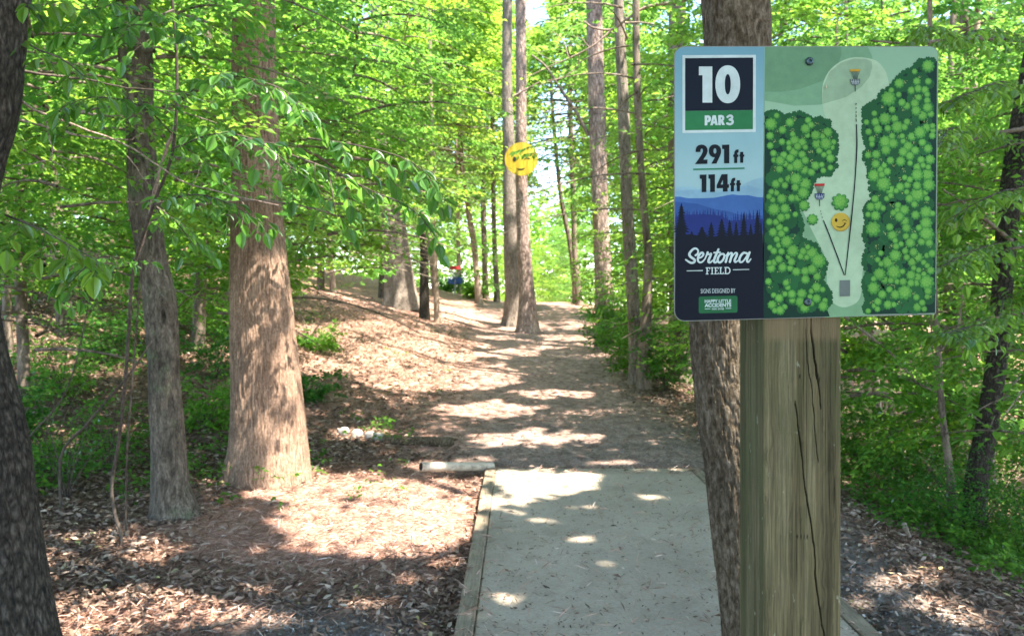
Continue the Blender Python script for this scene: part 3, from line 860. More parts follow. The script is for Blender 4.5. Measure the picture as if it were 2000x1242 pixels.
tx.poly(mp(R1, [(460, 1030), (545, 1028), (545, 1037), (460, 1039)]), W, 14)
tx.poly(mp(R1, [(775, 1022), (860, 1020), (860, 1029), (775, 1031)]), W, 14)
tx.build('maker_badge', plate)

def small_text(s_, box, m, bold=.0, name='small_lettering', lay=14.5):
    cu = bpy.data.curves.new('t', 'FONT'); cu.body = s_; cu.size = 1; cu.offset = bold; cu.resolution_u = 3
    ob = bpy.data.objects.new('t', cu); COL.objects.link(ob)
    dg = bpy.context.evaluated_depsgraph_get(); dg.update()
    me = bpy.data.meshes.new_from_object(ob.evaluated_get(dg))
    bpy.data.objects.remove(ob)
    co = np.zeros(len(me.vertices) * 3, np.float32); me.vertices.foreach_get('co', co); co = co.reshape(-1, 3)
    mn, mx = co.min(0), co.max(0)
    x0, y0, x1, y1, tilt = box
    out = np.zeros_like(co)
    for i, c in enumerate(co):
        u = (c[0] - mn[0]) / (mx[0] - mn[0]); v = (mx[1] - c[1]) / (mx[1] - mn[1])
        px, py = R1(x0 + u * (x1 - x0), y0 + v * (y1 - y0) - tilt * u * (x1 - x0))
        out[i] = sp_(px, py, lay)
    me.vertices.foreach_set('co', out.ravel()); me.materials.clear(); me.materials.append(m); me.update()
    me.name = name
    return link(name, me, plate)
small_text('SIGNS DESIGNED BY', (400, 732, 922, 800, .014), W, 0)
small_text('HAPPY LITTLE', (460, 893, 860, 945, .008), W, .035)
small_text('ACCIDENTS', (460, 952, 862, 1008, .012), W, .04)
small_text('DISC DYES', (568, 1022, 752, 1048, .01), W, .03)

# right part: the hole map -------------------------------------
mp_ = Print()
right = [(1492, 93.5)] + [(x, y) for x, y in rrect(1492, 93.5, 1829.5, 626, (.01, 16, 4, .01))][7:-7] + [(1490.2, 624.6 - 8)]
right = [(x - (x - 1316) / 515 * 5 * (y - 90) / 537, edge_y(x, y)) for x, y in right[:-1]] + [(1487.8, 617.6)]
mp_.poly(right, BG, 1)
mp_.poly([(1493, 93.6), (1693, 93.6), (1702, 112), (1700, 140), (1686, 170), (1650, 192), (1600, 206), (1550, 208), (1492.5, 198)], C['hill2'], 2)
mp_.poly([(1493, 93.7), (1641, 93.7), (1642, 108), (1632, 136), (1605, 160), (1560, 176), (1525, 181), (1492.5, 181)], C['hill1'], 3)
mp_.poly([(1610, 300), (1720, 260), (1735, 300), (1700, 420), (1700, 616), (1610, 620), (1600, 560), (1556, 420), (1548, 380)], C['shade'], 3.5)
FAIR = [(1604, 190), (1606, 165), (1618, 140), (1640, 122), (1665, 114), (1690, 115), (1712, 122), (1727, 140), (1734, 165), (1735, 200), (1720, 300), (1710, 400), (1693, 440), (1690, 480), (1683, 530), (1680, 572), (1672, 590), (1650, 600), (1632, 596), (1620, 583), (1614, 560), (1612, 517), (1606, 493), (1590, 462), (1569, 418), (1560, 385), (1590, 330), (1612, 250), (1606, 215)]
mp_.poly([tuple(p) for p in spline(np.array(FAIR + [FAIR[0]]), 120)[:-1]], C['field'], 5)
mp_.poly([(1604.5, 192), (1607, 168), (1619, 142), (1641, 124.5), (1665, 116.5), (1688, 117), (1700, 121), (1702, 132), (1696, 153), (1681, 171), (1651, 191), (1611, 203), (1606, 204)], C['field_dark'], 6)
RIGHTM = [(1828, 121), (1810, 119), (1795, 122), (1780, 137), (1762, 143), (1752, 155), (1740, 170), (1722, 180), (1714, 197), (1698, 205), (1687, 215), (1682, 228), (1685, 248), (1684, 262), (1690, 280), (1697, 288), (1687, 300), (1686, 312), (1697, 330), (1695, 345), (1699, 370), (1700, 395), (1693, 400), (1687, 412), (1690, 425), (1690, 445), (1686, 460), (1691, 480), (1688, 500), (1686, 515), (1691, 535), (1686, 550), (1688, 570), (1692, 585), (1688, 600), (1690, 614), (1824, 611)]
LEFTM = [(1492.5, 224), (1505, 220), (1520, 224), (1530, 230), (1540, 226), (1560, 222), (1575, 228), (1585, 236), (1600, 234), (1616, 240), (1619, 255), (1631, 266), (1633, 285), (1629, 300), (1631, 325), (1619, 341), (1605, 342), (1590, 346), (1583, 360), (1580, 376), (1572, 386), (1560, 392), (1555, 402), (1557, 415), (1562, 430), (1565, 450), (1557, 466), (1570, 472), (1590, 480), (1600, 497), (1611, 515), (1608, 535), (1600, 548), (1611, 560), (1619, 572), (1619, 590), (1612, 600), (1619, 618), (1489.5, 622)]
def inside(p, poly):
    x, y = p; c = False; j = len(poly) - 1
    for i in range(len(poly)):
        if (poly[i][1] > y) != (poly[j][1] > y) and x < (poly[j][0] - poly[i][0]) * (y - poly[i][1]) / (poly[j][1] - poly[i][1]) + poly[i][0]: c = not c
        j = i
    return c
def lobed(cx, cy, r_, n_, a0, dep=.17, sc=1.0):
    o = []
    for k in range(n_ * 6):
        a = 2 * math.pi * k / (n_ * 6)
        q = r_ * (1 - dep + dep * 1.6 * abs(math.sin(n_ * a / 2)) ** .7)
        o.append((cx + q * math.cos(a + a0), cy + q * math.sin(a + a0) * sc))
    return o
def flower(pp, x, y, rr, r, lay):
    a0 = r.uniform(0, 6.28); n_ = r.choice((8, 9, 10))
    pp.poly(lobed(x, y + rr * .06, rr, n_, a0), C['f0'], lay)
    pp.poly(lobed(x, y - rr * .04, rr * .88, n_, a0), C['f1'], lay + 1)
    pp.poly(lobed(x - rr * .05, y - rr * .1, rr * .62, n_, a0 + .3), C['f2'], lay + 2)
    for k in range(5):
        a = a0 + k * 1.25; q = rr * (.34 if k else .05)
        pp.poly(circ(x + q * math.cos(a), y + q * math.sin(a), rr * .085, 6), C['f3'], lay + 3)
def wood_patch(pp, poly, seed, xmin, xmax):
    r = random.Random(seed)
    body = []
    for i in range(len(poly)):
        a, b_ = poly[i], poly[(i + 1) % len(poly)]
        body.append(a)
    pp.poly(body, C['t0'], 8)
    for i in range(len(poly) - 1):      # scalloped rim
        a, b_ = poly[i], poly[i + 1]
        for t in (0, .5):
            x = a[0] + (b_[0] - a[0]) * t; y = a[1] + (b_[1] - a[1]) * t
            rr = r.uniform(4.5, 7)
            x = min(max(x, xmin + rr), xmax - rr)
            if y < 608: pp.poly(lobed(x, y, rr, 7, r.uniform(0, 6)), C['t1'], 9)
    xs = [p[0] for p in poly]; ys = [p[1] for p in poly]
    tries = 0; big = []
    while tries < 900:
        tries += 1
        x = r.uniform(min(xs), max(xs)); y = r.uniform(min(ys), max(ys)); rr = r.uniform(10, 17)
        if not inside((x, y), poly) or x - rr < xmin or x + rr > xmax or y + rr > 614: continue
        if any((x - a) ** 2 + (y - b_) ** 2 < (.62 * (rr + c)) ** 2 for a, b_, c in big): continue
        if not all(inside((x + .7 * rr * math.cos(t), y + .7 * rr * math.sin(t)), poly) for t in (0, 1.57, 3.14, 4.71)): continue
        big.append((x, y, rr))
        pp.poly(lobed(x, y, rr, 12, r.uniform(0, 6), .07), C['t1'] if r.random() < .55 else C['t1b'], 10 + (len(big) % 2))
        if r.random() < .8:
            qx, qy = x + r.uniform(-.4, .4) * rr, y - r.uniform(.1, .5) * rr
            for k in range(9):
                pp.poly(circ(qx + r.uniform(-4.5, 4.5), qy + r.uniform(-4, 4), r.uniform(.5, .8), 5), C['dot'], 13)
        if r.random() < .35:
            for k in range(3):
                a = r.uniform(0, 6.28)
                pp.stroke([(x, y), (x + 5 * math.cos(a), y + 5 * math.sin(a)), (x + 9 * math.cos(a + .3), y + 9 * math.sin(a + .3))], .9, C['twig'], 12.5, n=6)
    fl = []; tries = 0
    while tries < 2600:
        tries += 1
        x = r.uniform(min(xs), max(xs)); y = r.uniform(min(ys), max(ys)); rr = r.choice((6, 7, 8, 9, 10, 12.5, 15))
        if not inside((x, y), poly) or x - rr < xmin or x + rr > xmax or y + rr > 615: continue
        if any((x - a) ** 2 + (y - b_) ** 2 < (.70 * (rr + c)) ** 2 for a, b_, c in fl): continue
        if not all(inside((x + .7 * rr * math.cos(t), y + .7 * rr * math.sin(t)), poly) for t in (0, 1.57, 3.14, 4.71)): continue
        if noise3(x * .06, y * .06, 0, seed) < -.02 and r.random() < .92: continue
        fl.append((x, y, rr)); flower(pp, x, y, rr, r, 14 + (len(fl) % 3) * 4)
wood_patch(mp_, RIGHTM, 5, 1680, 1826)
wood_patch(mp_, LEFTM, 8, 1491, 1640)
r = random.Random(4)
for x, y, rr in ((1568.5, 402, 10.5), (1585, 429, 10.5), (1639, 395, 16), (1567, 378, 12)): flower(mp_, x, y, rr, r, 26)
mp_.build('course_map', plate)

ic = Print()
ic.poly([(1638, 547.5), (1658, 547), (1658, 578.5), (1638, 579)], C['grey'], 31)
ic.stroke([(1648.5, 537), (1655, 480), (1661, 425), (1667, 360), (1671, 290), (1670.5, 245)], 2.2, C['ink'], 31, n=60, taper=[.8, 1, 1.1, .9, 1.2, .9])
for y0, y1 in ((239, 234), (230, 226), (222, 219.5), (214, 212), (206, 204)):
    ic.stroke([(1670 - (239 - y0) * .03, y0), (1670, (y0 + y1) / 2), (1669.6, y1)], 1.4, C['ink'], 31, n=5)
ic.stroke([(1646.5, 537), (1634, 503), (1620, 466), (1611, 443), (1606, 431)], 2.1, C['ink'], 31, n=40, taper=[.8, 1.1, 1, 1.2, .7])
for a, b_ in (((1604, 426), (1603.4, 424)), ((1602, 419.5), (1601.6, 418)), ((1600.8, 414), (1600.6, 412.8))):
    ic.stroke([a, ((a[0] + b_[0]) / 2, (a[1] + b_[1]) / 2), b_], 1.2, C['ink'], 31, n=4)
def icon(x, y, band, cage):
    ic.poly([(x - 10, y), (x + 10, y - .5), (x + 9.6, y + 4), (x - 9.6, y + 4.5)], band, 31)
    for k in range(7):
        t = -8.5 + k * 17 / 6
        ic.stroke([(x + t, y + 4.5), (x + t * .62, y + 12), (x + t * .42, y + 18.5)], .75, C['ink'] if cage is not C['steel'] else C['pole'], 31.2, n=5)
    ic.poly([(x - 9.7, y + 19), (x + 9.7, y + 18.5), (x + 9, y + 26), (x + 5, y + 31), (x - 5, y + 31), (x - 9, y + 26)], cage, 32)
    for k in range(5):
        t = -7 + k * 3.5
        ic.stroke([(x + t, y + 20.3), (x + t * .9, y + 24), (x + t * .7, y + 29.5)], .7, C['white'], 33, n=4)
    ic.stroke([(x - 8, y + 24.5), (x, y + 25), (x + 8, y + 24.3)], .6, C['white'], 33, n=5)
    ic.poly([(x - .9, y + 31), (x + .9, y + 31), (x + .8, y + 43.5), (x - .8, y + 43.5)], C['pole'], 32)
icon(1668, 137.5, C['gold'], C['steel']); icon(1598.6, 360, C['red'], C['basket'])
ic.build('map_symbols', plate)
fc = Print()
fc.poly(circ(1639.8, 434.5, 18.2, 36), C['yellow2'], 31)
fc.poly(circ(1639.3, 433.5, 17.2, 36), C['yellow'], 32)
fc.poly(circ(1630.8, 430.8, 2.6, 16, 3.7), C['brown'], 33)
fc.stroke([(1642.5, 432.8), (1647, 430), (1651.3, 432.6)], 1.6, C['brown'], 33, n=9, taper=[.5, 1, .6])
fc.stroke([(1631.5, 442.5), (1637, 444.6), (1643.5, 443), (1648.5, 437.2)], 2.3, C['brown'], 33, n=16, taper=[.5, 1.1, 1.1, .8])
fc.stroke([(1645.7, 436.6), (1648.4, 436.4), (1650.4, 437.6)], 1.1, C['brown'], 33, n=6)
fc.build('winking_face', plate)

# screws -------------------------------------------------------
m, nt, b = mat('dark_zinc'); b.inputs['Base Color'].default_value = (.05, .075, .08, 1); b.inputs['Metallic'].default_value = .7; b.inputs['Roughness'].default_value = .4; M['screw'] = m
def screw(px, py):
    x, y, z = sp_(px, py, 34); mb = MB(); n_ = 24
    prof = ((.0072, 0), (.0072, .0008), (.0062, .0030), (.0044, .0036), (.0034, .0036))
    v = []; f = []
    for rr, h in prof:
        for k in range(n_): a = 2 * math.pi * k / n_; v.append((x + rr * math.cos(a), y - h, z + rr * math.sin(a)))
    for k in range(n_):                       # star recess
        a = 2 * math.pi * k / n_; q = .0026 + .0006 * math.cos(6 * a); v.append((x + q * math.cos(a), y - .0034, z + q * math.sin(a)))
    for k in range(n_):
        a = 2 * math.pi * k / n_; q = .0022 + .0006 * math.cos(6 * a); v.append((x + q * math.cos(a), y - .0005, z + q * math.sin(a)))
    L = len(prof) + 2
    for i in range(L - 1):
        for k in range(n_): f.append((i * n_ + k, i * n_ + (k + 1) % n_, (i + 1) * n_ + (k + 1) % n_, (i + 1) * n_ + k))
    f.append(tuple((L - 1) * n_ + k for k in range(n_)))
    mb.add(v, f); return mb.build('screw', M['screw'], plate)
screw(1579, 122); screw(1575, 590)
mb = MB()
x, y, z = sp_(1611, 172, 34); mb.tube([(x, y - .0008, z + .0035), (x + .0004, y - .0012, z), (x, y - .0008, z - .003)], [.0006, .0012, .0005], 8)
m, nt, b = mat('pale_cocoon'); b.inputs['Base Color'].default_value = (.55, .5, .3, 1); mb.build('insect_egg', m, plate)

# post ---------------------------------------------------------
def post_mat():
    m, nt, b = mat('weathered_post')
    warp = noise(nt, coords(nt, (1, 1, 1)), 5, 3, .5)
    v = coords(nt, (130, 130, 2.2)); va = N(nt, 'ShaderNodeVectorMath', operation='ADD')
    cb = N(nt, 'ShaderNodeCombineXYZ'); mu = N(nt, 'ShaderNodeMath', operation='MULTIPLY'); mu.inputs[1].default_value = 5
    nt.links.new(warp, mu.inputs[0]); nt.links.new(mu.outputs[0], cb.inputs[0]); nt.links.new(mu.outputs[0], cb.inputs[1])
    nt.links.new(v, va.inputs[0]); nt.links.new(cb.outputs[0], va.inputs[1])
    grain = noise(nt, va.outputs[0], 1.0, 9, .72, .5)
    broad = noise(nt, coords(nt, (28, 28, 1.1)), 1.0, 4, .55, .4)
    fib = noise(nt, coords(nt, (420, 420, 9)), 1.0, 4, .7)
    c = ramp(nt, broad, [(.32, (.056, .044, .019)), (.5, (.118, .095, .047)), (.68, (.19, .158, .09))])
    c = mixc(nt, 1.0, c, ramp(nt, grain, [(.36, (.55, .55, .50)), (.47, (.96, .96, .94)), (.68, (1.28, 1.26, 1.2))]), 'MULTIPLY')
    c = mixc(nt, 1.0, c, ramp(nt, fib, [(.38, (.68, .68, .66)), (.62, (1.22, 1.22, 1.2))]), 'MULTIPLY')
    # green algae in drifting patches, thicker near the top; brown band right under the plate
    tc = N(nt, 'ShaderNodeTexCoord'); sx = N(nt, 'ShaderNodeSeparateXYZ'); nt.links.new(tc.outputs['Object'], sx.inputs[0])
    mr = N(nt, 'ShaderNodeMapRange'); mr.inputs[1].default_value = .9; mr.inputs[2].default_value = 1.5; nt.links.new(sx.outputs[2], mr.inputs[0])
    al = noise(nt, coords(nt, (1, 1, .3)), 14, 7, .75)
    ml = N(nt, 'ShaderNodeMapRange'); ml.inputs[1].default_value = (1491 - CX) / F * SD - SO.x + .006; ml.inputs[2].default_value = (1491 - CX) / F * SD - SO.x + .001; ml.inputs[4].default_value = .11; nt.links.new(sx.outputs[0], ml.inputs[0])
    al2 = N(nt, 'ShaderNodeMath', operation='ADD'); nt.links.new(al, al2.inputs[0]); nt.links.new(ml.outputs[0], al2.inputs[1]); al = al2.outputs[0]
    ad = N(nt, 'ShaderNodeMath', operation='MULTIPLY_ADD'); nt.links.new(mr.outputs[0], ad.inputs[0]); ad.inputs[1].default_value = .12; nt.links.new(al, ad.inputs[2])
    c = mixc(nt, ramp(nt, ad.outputs[0], [(.54, (0, 0, 0)), (.74, (.6, .6, .6))]), c, (.062, .072, .024))
    spk = noise(nt, coords(nt, (1, 1, .5)), 55, 3, .6)
    c = mixc(nt, ramp(nt, spk, [(.68, (0, 0, 0)), (.74, (.7, .7, .7))]), c, (.30, .31, .22))
    # grooves read dark
    at = N(nt, 'ShaderNodeAttribute'); at.attribute_name = 'crack'
    c = mixc(nt, at.outputs['Fac'], c, (.012, .010, .006))
    at2 = N(nt, 'ShaderNodeAttribute'); at2.attribute_name = 'band'
    c = mixc(nt, at2.outputs['Fac'], c, (.17, .12, .06))
    nt.links.new(c, b.inputs['Base Color']); b.inputs['Roughness'].default_value = .88
    bump(nt, b, fib, .8, .002)
    return m
M['post'] = post_mat()
def pxx(px): return (px - CX) / F * SD - SO.x
def pzz(py): return EYE + (HY - py) / F * SD
PX0 = (1491 - CX) / F * SD - SO.x; PX1 = (1643 - CX) / F * SD - SO.x
PW = PX1 - PX0; PD = .142; ZT = pzz(104); ZB = -.45
CR = [([(1572, 640), (1584, 640), (1592, 700), (1600, 760), (1604, 800)][1:], .9, .010), ([(1583, 600), (1586, 650), (1593, 700), (1601, 745)], 1.1, .012),
      ([(1575, 640), (1578, 700), (1586, 760), (1594, 870), (1598, 900)], .5, .004),
      ([(1553, 782), (1560, 840), (1571, 930), (1583, 1010), (1590, 1070), (1597, 1150), (1606, 1215), (1612, 1260)], 1.0, .012)]
def post_faces():
    nz = 420; zs = np.linspace(ZB, ZT, nz)
    per = [];                               # perimeter parameter: front (fine), right, back, left (fine)
    fx = np.linspace(PX0, PX1, 190); yf = .0012
    for x in fx: per.append((x, yf, 0))
    for y in np.linspace(yf, yf + PD, 8)[1:]: per.append((PX1, y, 1))
    for x in np.linspace(PX1, PX0, 8)[1:]: per.append((x, yf + PD, 2))
    for y in np.linspace(yf + PD, yf, 110)[1:-1]: per.append((PX0, y, 3))
    per = np.array(per); n_ = len(per)
    X = np.tile(per[:, 0], (nz, 1)); Y = np.tile(per[:, 1], (nz, 1)); Z = np.repeat(zs[:, None], n_, 1)
    side = np.tile(per[:, 2], (nz, 1)); cr = np.zeros_like(X)
    dep = np.zeros_like(X)
    front = side == 0
    for pts, wpx, dp in CR:
        p = spline(np.array(pts, float), 80); zz = pzz(p[:, 1]); xx = pxx(p[:, 0])
        o = np.argsort(zz); cx = np.interp(zs, zz[o], xx[o]); ok = (zs > zz.min()) & (zs < zz.max())
        cx = cx + .0012 * noise3(zs * 26, 0, 0, 2) + .0008 * noise3(zs * 80, 0, 0, 3)
        e = np.minimum(1, np.minimum(zs - zz.min(), zz.max() - zs) / .05).clip(.05, 1)
        wd = wpx / F * SD * e * (.75 + .35 * noise3(zs * 30, 3, 0, 4))
        q = np.exp(-((X - cx[:, None]) / np.maximum(wd[:, None], .0005)) ** 2) * ok[:, None] * front
        dep = np.maximum(dep, q * dp); cr = np.maximum(cr, np.clip(q * 1.6 - .3, 0, 1))
    # long seam on the left face and fine checks on both
    left = side == 3
    sy = .022 + .0016 * noise3(zs * 6, 1, 0, 8)
    q = np.exp(-((Y - sy[:, None]) / .0011) ** 2) * left * ((zs < 1.25) & (zs > .75))[:, None]
    dep = np.maximum(dep, q * .006); cr = np.maximum(cr, q * .9)
    chk = np.abs(noise3(np.where(left, Y, X) * 210, Z * 1.3, side * 7, 12)); ch = np.clip(1 - chk / .06, 0, 1) * (noise3(X * 40 + Y * 40, Z * 3, 5, 13) > .15)
    dep = dep + ch * .0011 * (front | left); cr = np.maximum(cr, ch * .5 * (front | left))
    rid = .0005 * noise3(np.where(left, Y, X) * 130, Z * 1.5, side * 5, 15) + .0012 * noise3(np.where(left, Y, X) * 22, Z * .8, side * 5, 16)
    # small knots / nail holes
    for kx, ky, kr in ((1562, 734, 2.2), (1557, 1049, 2.0), (1525, 1050, 1.3), (1536, 1050, 1.0), (1565, 1049, .9), (1571, 1049, .9), (1577, 1048, .9), (1552, 972, 1.1)):
        q = np.exp(-(((X - pxx(kx)) ** 2 + ((Z - pzz(ky)) * .7) ** 2) / (kr / F * SD) ** 2)) * front
        cr = np.maximum(cr, q); dep = dep + q * .003
    rc = .0035                               # eased corners
    cxm = (PX0 + PX1) / 2; cym = yf + PD / 2
    Xo, Yo = X.copy(), Y.copy()
    Yo = np.where(front, Y + dep - rid, Yo); Xo = np.where(left, X + dep - rid, Xo)
    dl = np.minimum(np.abs(X - PX0), np.abs(X - PX1)); Yo = np.where(front, Yo + rc * np.exp(-dl / .0022) * .55, Yo)
    dl2 = np.minimum(np.abs(Y - yf), np.abs(Y - yf - PD)); Xo = np.where(left, Xo + rc * np.exp(-dl2 / .0022) * .55, Xo)
    bandm = (sstep(pzz(672), pzz(655), Z) * .8 * np.clip(.6 + .6 * noise3(X * 90, Z * 14, 0, 18), 0, 1)) * front
    idx = np.arange(nz * n_).reshape(nz, n_)
    a = idx[:-1]; b_ = np.roll(idx, -1, 1)[:-1]; c = np.roll(idx, -1, 1)[1:]; d = idx[1:]
    f = np.stack([a, b_, c, d], -1).reshape(-1, 4)
    return np.stack([Xo, Yo, Z], -1).reshape(-1, 3), f, cr.ravel(), bandm.ravel()
V, Fc, cr, bd = post_faces()
nper = len(V) // 420
Fl = [tuple(q) for q in Fc.tolist()] + [tuple(range(419 * nper, 420 * nper))]
post = link('post', new_mesh('post', V, Fl, [M['post']], False, None, {'crack': cr, 'band': bd}), sign)

# ------------------------------------------------------------------ foliage building blocks
def leaf_arrays(pos, dr, nm, L, W, fold=.18, hero=False):
    """folded leaves: pos base, dr direction, nm normal -> verts, tri/quad faces"""
    dr = dr / np.linalg.norm(dr, axis=1)[:, None]
    sd = np.cross(nm, dr); sd /= np.linalg.norm(sd, axis=1)[:, None] + 1e-9
    nn = np.cross(dr, sd); n = len(pos)
    L = L[:, None]; W = W[:, None]
    if not hero:
        a = pos; t = pos + dr * L - nn * L * .10
        l = pos + dr * L * .42 + sd * W * .5 + nn * W * fold; r = pos + dr * L * .42 - sd * W * .5 + nn * W * fold
        V = np.stack([a, r, t, l], 1).reshape(-1, 3)
        b = (np.arange(n) * 4)[:, None]
        Fc = np.stack([b + [[0, 1, 2]], b + [[0, 2, 3]]], 1).reshape(-1, 3)
        return V, Fc
    prof = ((0, 0), (.10, .17), (.26, .42), (.44, .50), (.62, .44), (.80, .27), (.92, .11), (1.0, 0))
    mid = [pos + dr * L * t - nn * L * (.16 * t * t) for t, w in prof]
    V = []; K = len(prof)
    for i, (t, w) in enumerate(prof): V.append(mid[i])
    for sg in (1, -1):
        for i in range(1, K - 1):
            t, w = prof[i]; V.append(mid[i] + sd * sg * W * w + nn * (W * w * fold * 1.6) + dr * L * .02 * (i % 2))
    V = np.stack(V, 1).reshape(-1, 3); per = K + 2 * (K - 2)
    q = []
    for s_ in (0, 1):
        o = K + s_ * (K - 2)
        for i in range(K - 1):
            m0, m1 = i, i + 1
            e0 = o + i - 1 if 0 < i < K - 1 else None; e1 = o + i if i + 1 < K - 1 else None
            if e0 is None: q.append((m0, e1, m1))
            elif e1 is None: q.append((m0, e0, m1))
            else: q.append((m0, e0, e1)); q.append((m0, e1, m1))
    q = np.array(q)
    Fc = ((np.arange(n) * per)[:, None, None] + q[None]).reshape(-1, 3)
    return V, Fc

def spray_template(rng, nleaf, llen, droop=.25, flat=.35):
    """a flattish fan of leaves along a twig of length 1 lying on +X"""
    ns = 5
    pos = []; dr = []
    for k in range(nleaf):
        if rng.random() < .4:
            t = rng.uniform(.1, 1.0); p = np.array([t, 0, -droop * t * t * .5]); s = 1 if k % 2 else -1
            d = np.array([.75, s * rng.uniform(.5, 1.1), 0])
        else:
            b = (int(rng.integers(ns)) + .5) / ns * .85; s = rng.choice((-1, 1)); u = rng.uniform(.1, 1) * (.50 - .28 * b)
            p = np.array([b + u * .75, s * u, -droop * (b + u) ** 2 * .5]); a = rng.normal(0, .55)
            d = np.array([.75 * math.cos(a) - .66 * s * math.sin(a) * 1, s * .66 * math.cos(a) + .75 * math.sin(a), 0])
        p = p + rng.normal(0, .018, 3); pos.append(p); dr.append(d + np.array([0, 0, rng.normal(-.18, .22)]))
    pos = np.array(pos); dr = np.array(dr)
    nm = np.array([0, 0, 1.]) + rng.normal(0, flat, (nleaf, 3))
    return pos, dr, nm

def stamp(rng, org, az, pitch, roll, size, nleaf, llen, lw=.55, templates=5, droop=.25, flat=.35):
    """stamp sprays at origins -> leaf verts/faces (llen in metres)"""
    V = []; Fs = []; off = 0
    tid = rng.integers(0, templates, len(org))
    for t in range(templates):
        pos, dr, nm = spray_template(rng, nleaf, llen, droop, flat)
        k = tid == t; m = k.sum()
        if not m: continue
        ca, sa = np.cos(az[k]), np.sin(az[k]); cp, sp2 = np.cos(pitch[k]), np.sin(pitch[k]); cr, sr = np.cos(roll[k]), np.sin(roll[k])
        X = np.stack([ca * cp, sa * cp, sp2], 1)
        Yv = np.stack([-sa, ca, np.zeros(m)], 1); Zv = np.cross(X, Yv)
        Y2 = Yv * cr[:, None] + Zv * sr[:, None]; Z2 = -Yv * sr[:, None] + Zv * cr[:, None]
        R = np.stack([X, Y2, Z2], 1)
        s = size[k][:, None, None]
        p = org[k][:, None, :] + np.einsum('lj,mjk->mlk', pos, R) * s
        d = np.einsum('lj,mjk->mlk', dr, R); n_ = np.einsum('lj,mjk->mlk', nm, R)
        L = llen * rng.uniform(.65, 1.2, (m, nleaf))
        v, f = leaf_arrays(p.reshape(-1, 3), d.reshape(-1, 3), n_.reshape(-1, 3), L.ravel(), (L * lw).ravel())
        V.append(v); Fs.append(f + off); off += len(v)
    return np.vstack(V), np.vstack(Fs)

# sight lines the real clearing keeps open: screen polygon tests on world positions
CLEAR = [   # polygon, max distance, chance of removal
    ([(560, 588), (700, 560), (860, 560), (880, 590), (1040, 560), (1148, 590), (1160, 660), (1215, 705), (1330, 800), (1372, 900), (1400, 1300), (380, 1300), (610, 930), (590, 760)], 31, .995),
    ([(985, 352), (1045, 352), (1055, 640), (985, 640)], 25, .93),
    ([(980, 0), (1036, 0), (1040, 270), (984, 270)], 25, .55),
    ([(1034, 400), (1112, 400), (1112, 590), (1034, 590)], 48, .95),
    ([(862, 512), (920, 512), (920, 596), (862, 596)], 38, .985), ([(-100, 570), (600, 570), (600, 1010), (-100, 830)], 22, .55),
    ([(448, 395), (545, 395), (610, 940), (430, 940)], 7.0, .985),
    ([(452, -50), (540, -50), (545, 395), (448, 395)], 7.0, .15),
    ([(285, 480), (350, 480), (400, 1010), (290, 1010)], 5.8, .95),
    ([(232, -50), (300, -50), (350, 480), (255, 480)], 5.8, .1),
    ([(1150, 0), (1185, 0), (1190, 420), (1155, 420)], 17.5, .75), ([(1195, 0), (1262, 0), (1262, 420), (1205, 420)], 12.8, .85),
    ([(1205, 420), (1275, 420), (1275, 690), (1215, 690)], 12.8, .55), ([(1155, 420), (1195, 420), (1195, 650), (1160, 650)], 17.5, .45),
    ([(745, 400), (820, 420), (815, 600), (750, 600)], 24, .6), ([(600, 600), (760, 575), (780, 640), (600, 640)], 24, .8),
    ([(820, 480), (865, 470), (865, 610), (815, 610)], 22, .85), ([(900, 400), (945, 400), (950, 590), (900, 590)], 33, .6),
    ([(1945, 300), (1998, 100), (2020, 100), (1975, 600), (1930, 960), (1885, 960)], 6.8, .8),
    ([(1648, 940), (1860, 980), (1890, 1120), (2000, 1170), (2010, 1250), (1640, 1250)], 7.0, .99),
    ([(380, 930), (1000, 900), (1000, 1260), (90, 1260), (180, 1120)], 8, .995),
    ([(985, 275), (1052, 275), (1052, 348), (985, 348)], 21.4, .93),
]
SKYW = [(1085, 345, 40, 50, .72), (1075, 200, 36, 50, .4), (1060, 300, 26, 60, .6), (885, 300, 40, 30, .6), (1045, 25, 28, 28, .93), (960, 235, 28, 25, .6),
        (722, 20, 22, 30, .7), (1060, 430, 30, 30, .4), (1110, 230, 30, 60, .5), (1620, 50, 45, 30, .6), (930, 440, 30, 40, .35), (800, 30, 30, 18, .3)]
def in_poly(px, py, poly):
    c = np.zeros(px.shape, bool); n = len(poly); j = n - 1
    for i in range(n):
        xi, yi = poly[i]; xj, yj = poly[j]
        t = ((yi > py) != (yj > py)) & (px < (xj - xi) * (py - yi) / ((yj - yi) or 1e-9) + xi)
        c ^= t; j = i
    return c
def keep_sight(p, rng, near=2.4):
    px, py = proj(p); d = p[:, 1]
    k = (d > near) | (d < .2)
    front = d > .2
    for poly, dm, ch in CLEAR:
        k &= ~(front & (d < dm) & in_poly(px, py, poly) & (rng.random(len(p)) < ch))
    for cx, cy, rx, ry, ch in SKYW:
        e = ((px - cx) / rx) ** 2 + ((py - cy) / ry) ** 2
        k &= ~(front & (d > 6) & (rng.random(len(p)) < ch * np.clip(1.35 - e, 0, 1)))
    k &= p[:, 2] > H(p[:, 0], p[:, 1]) + .12
    return k

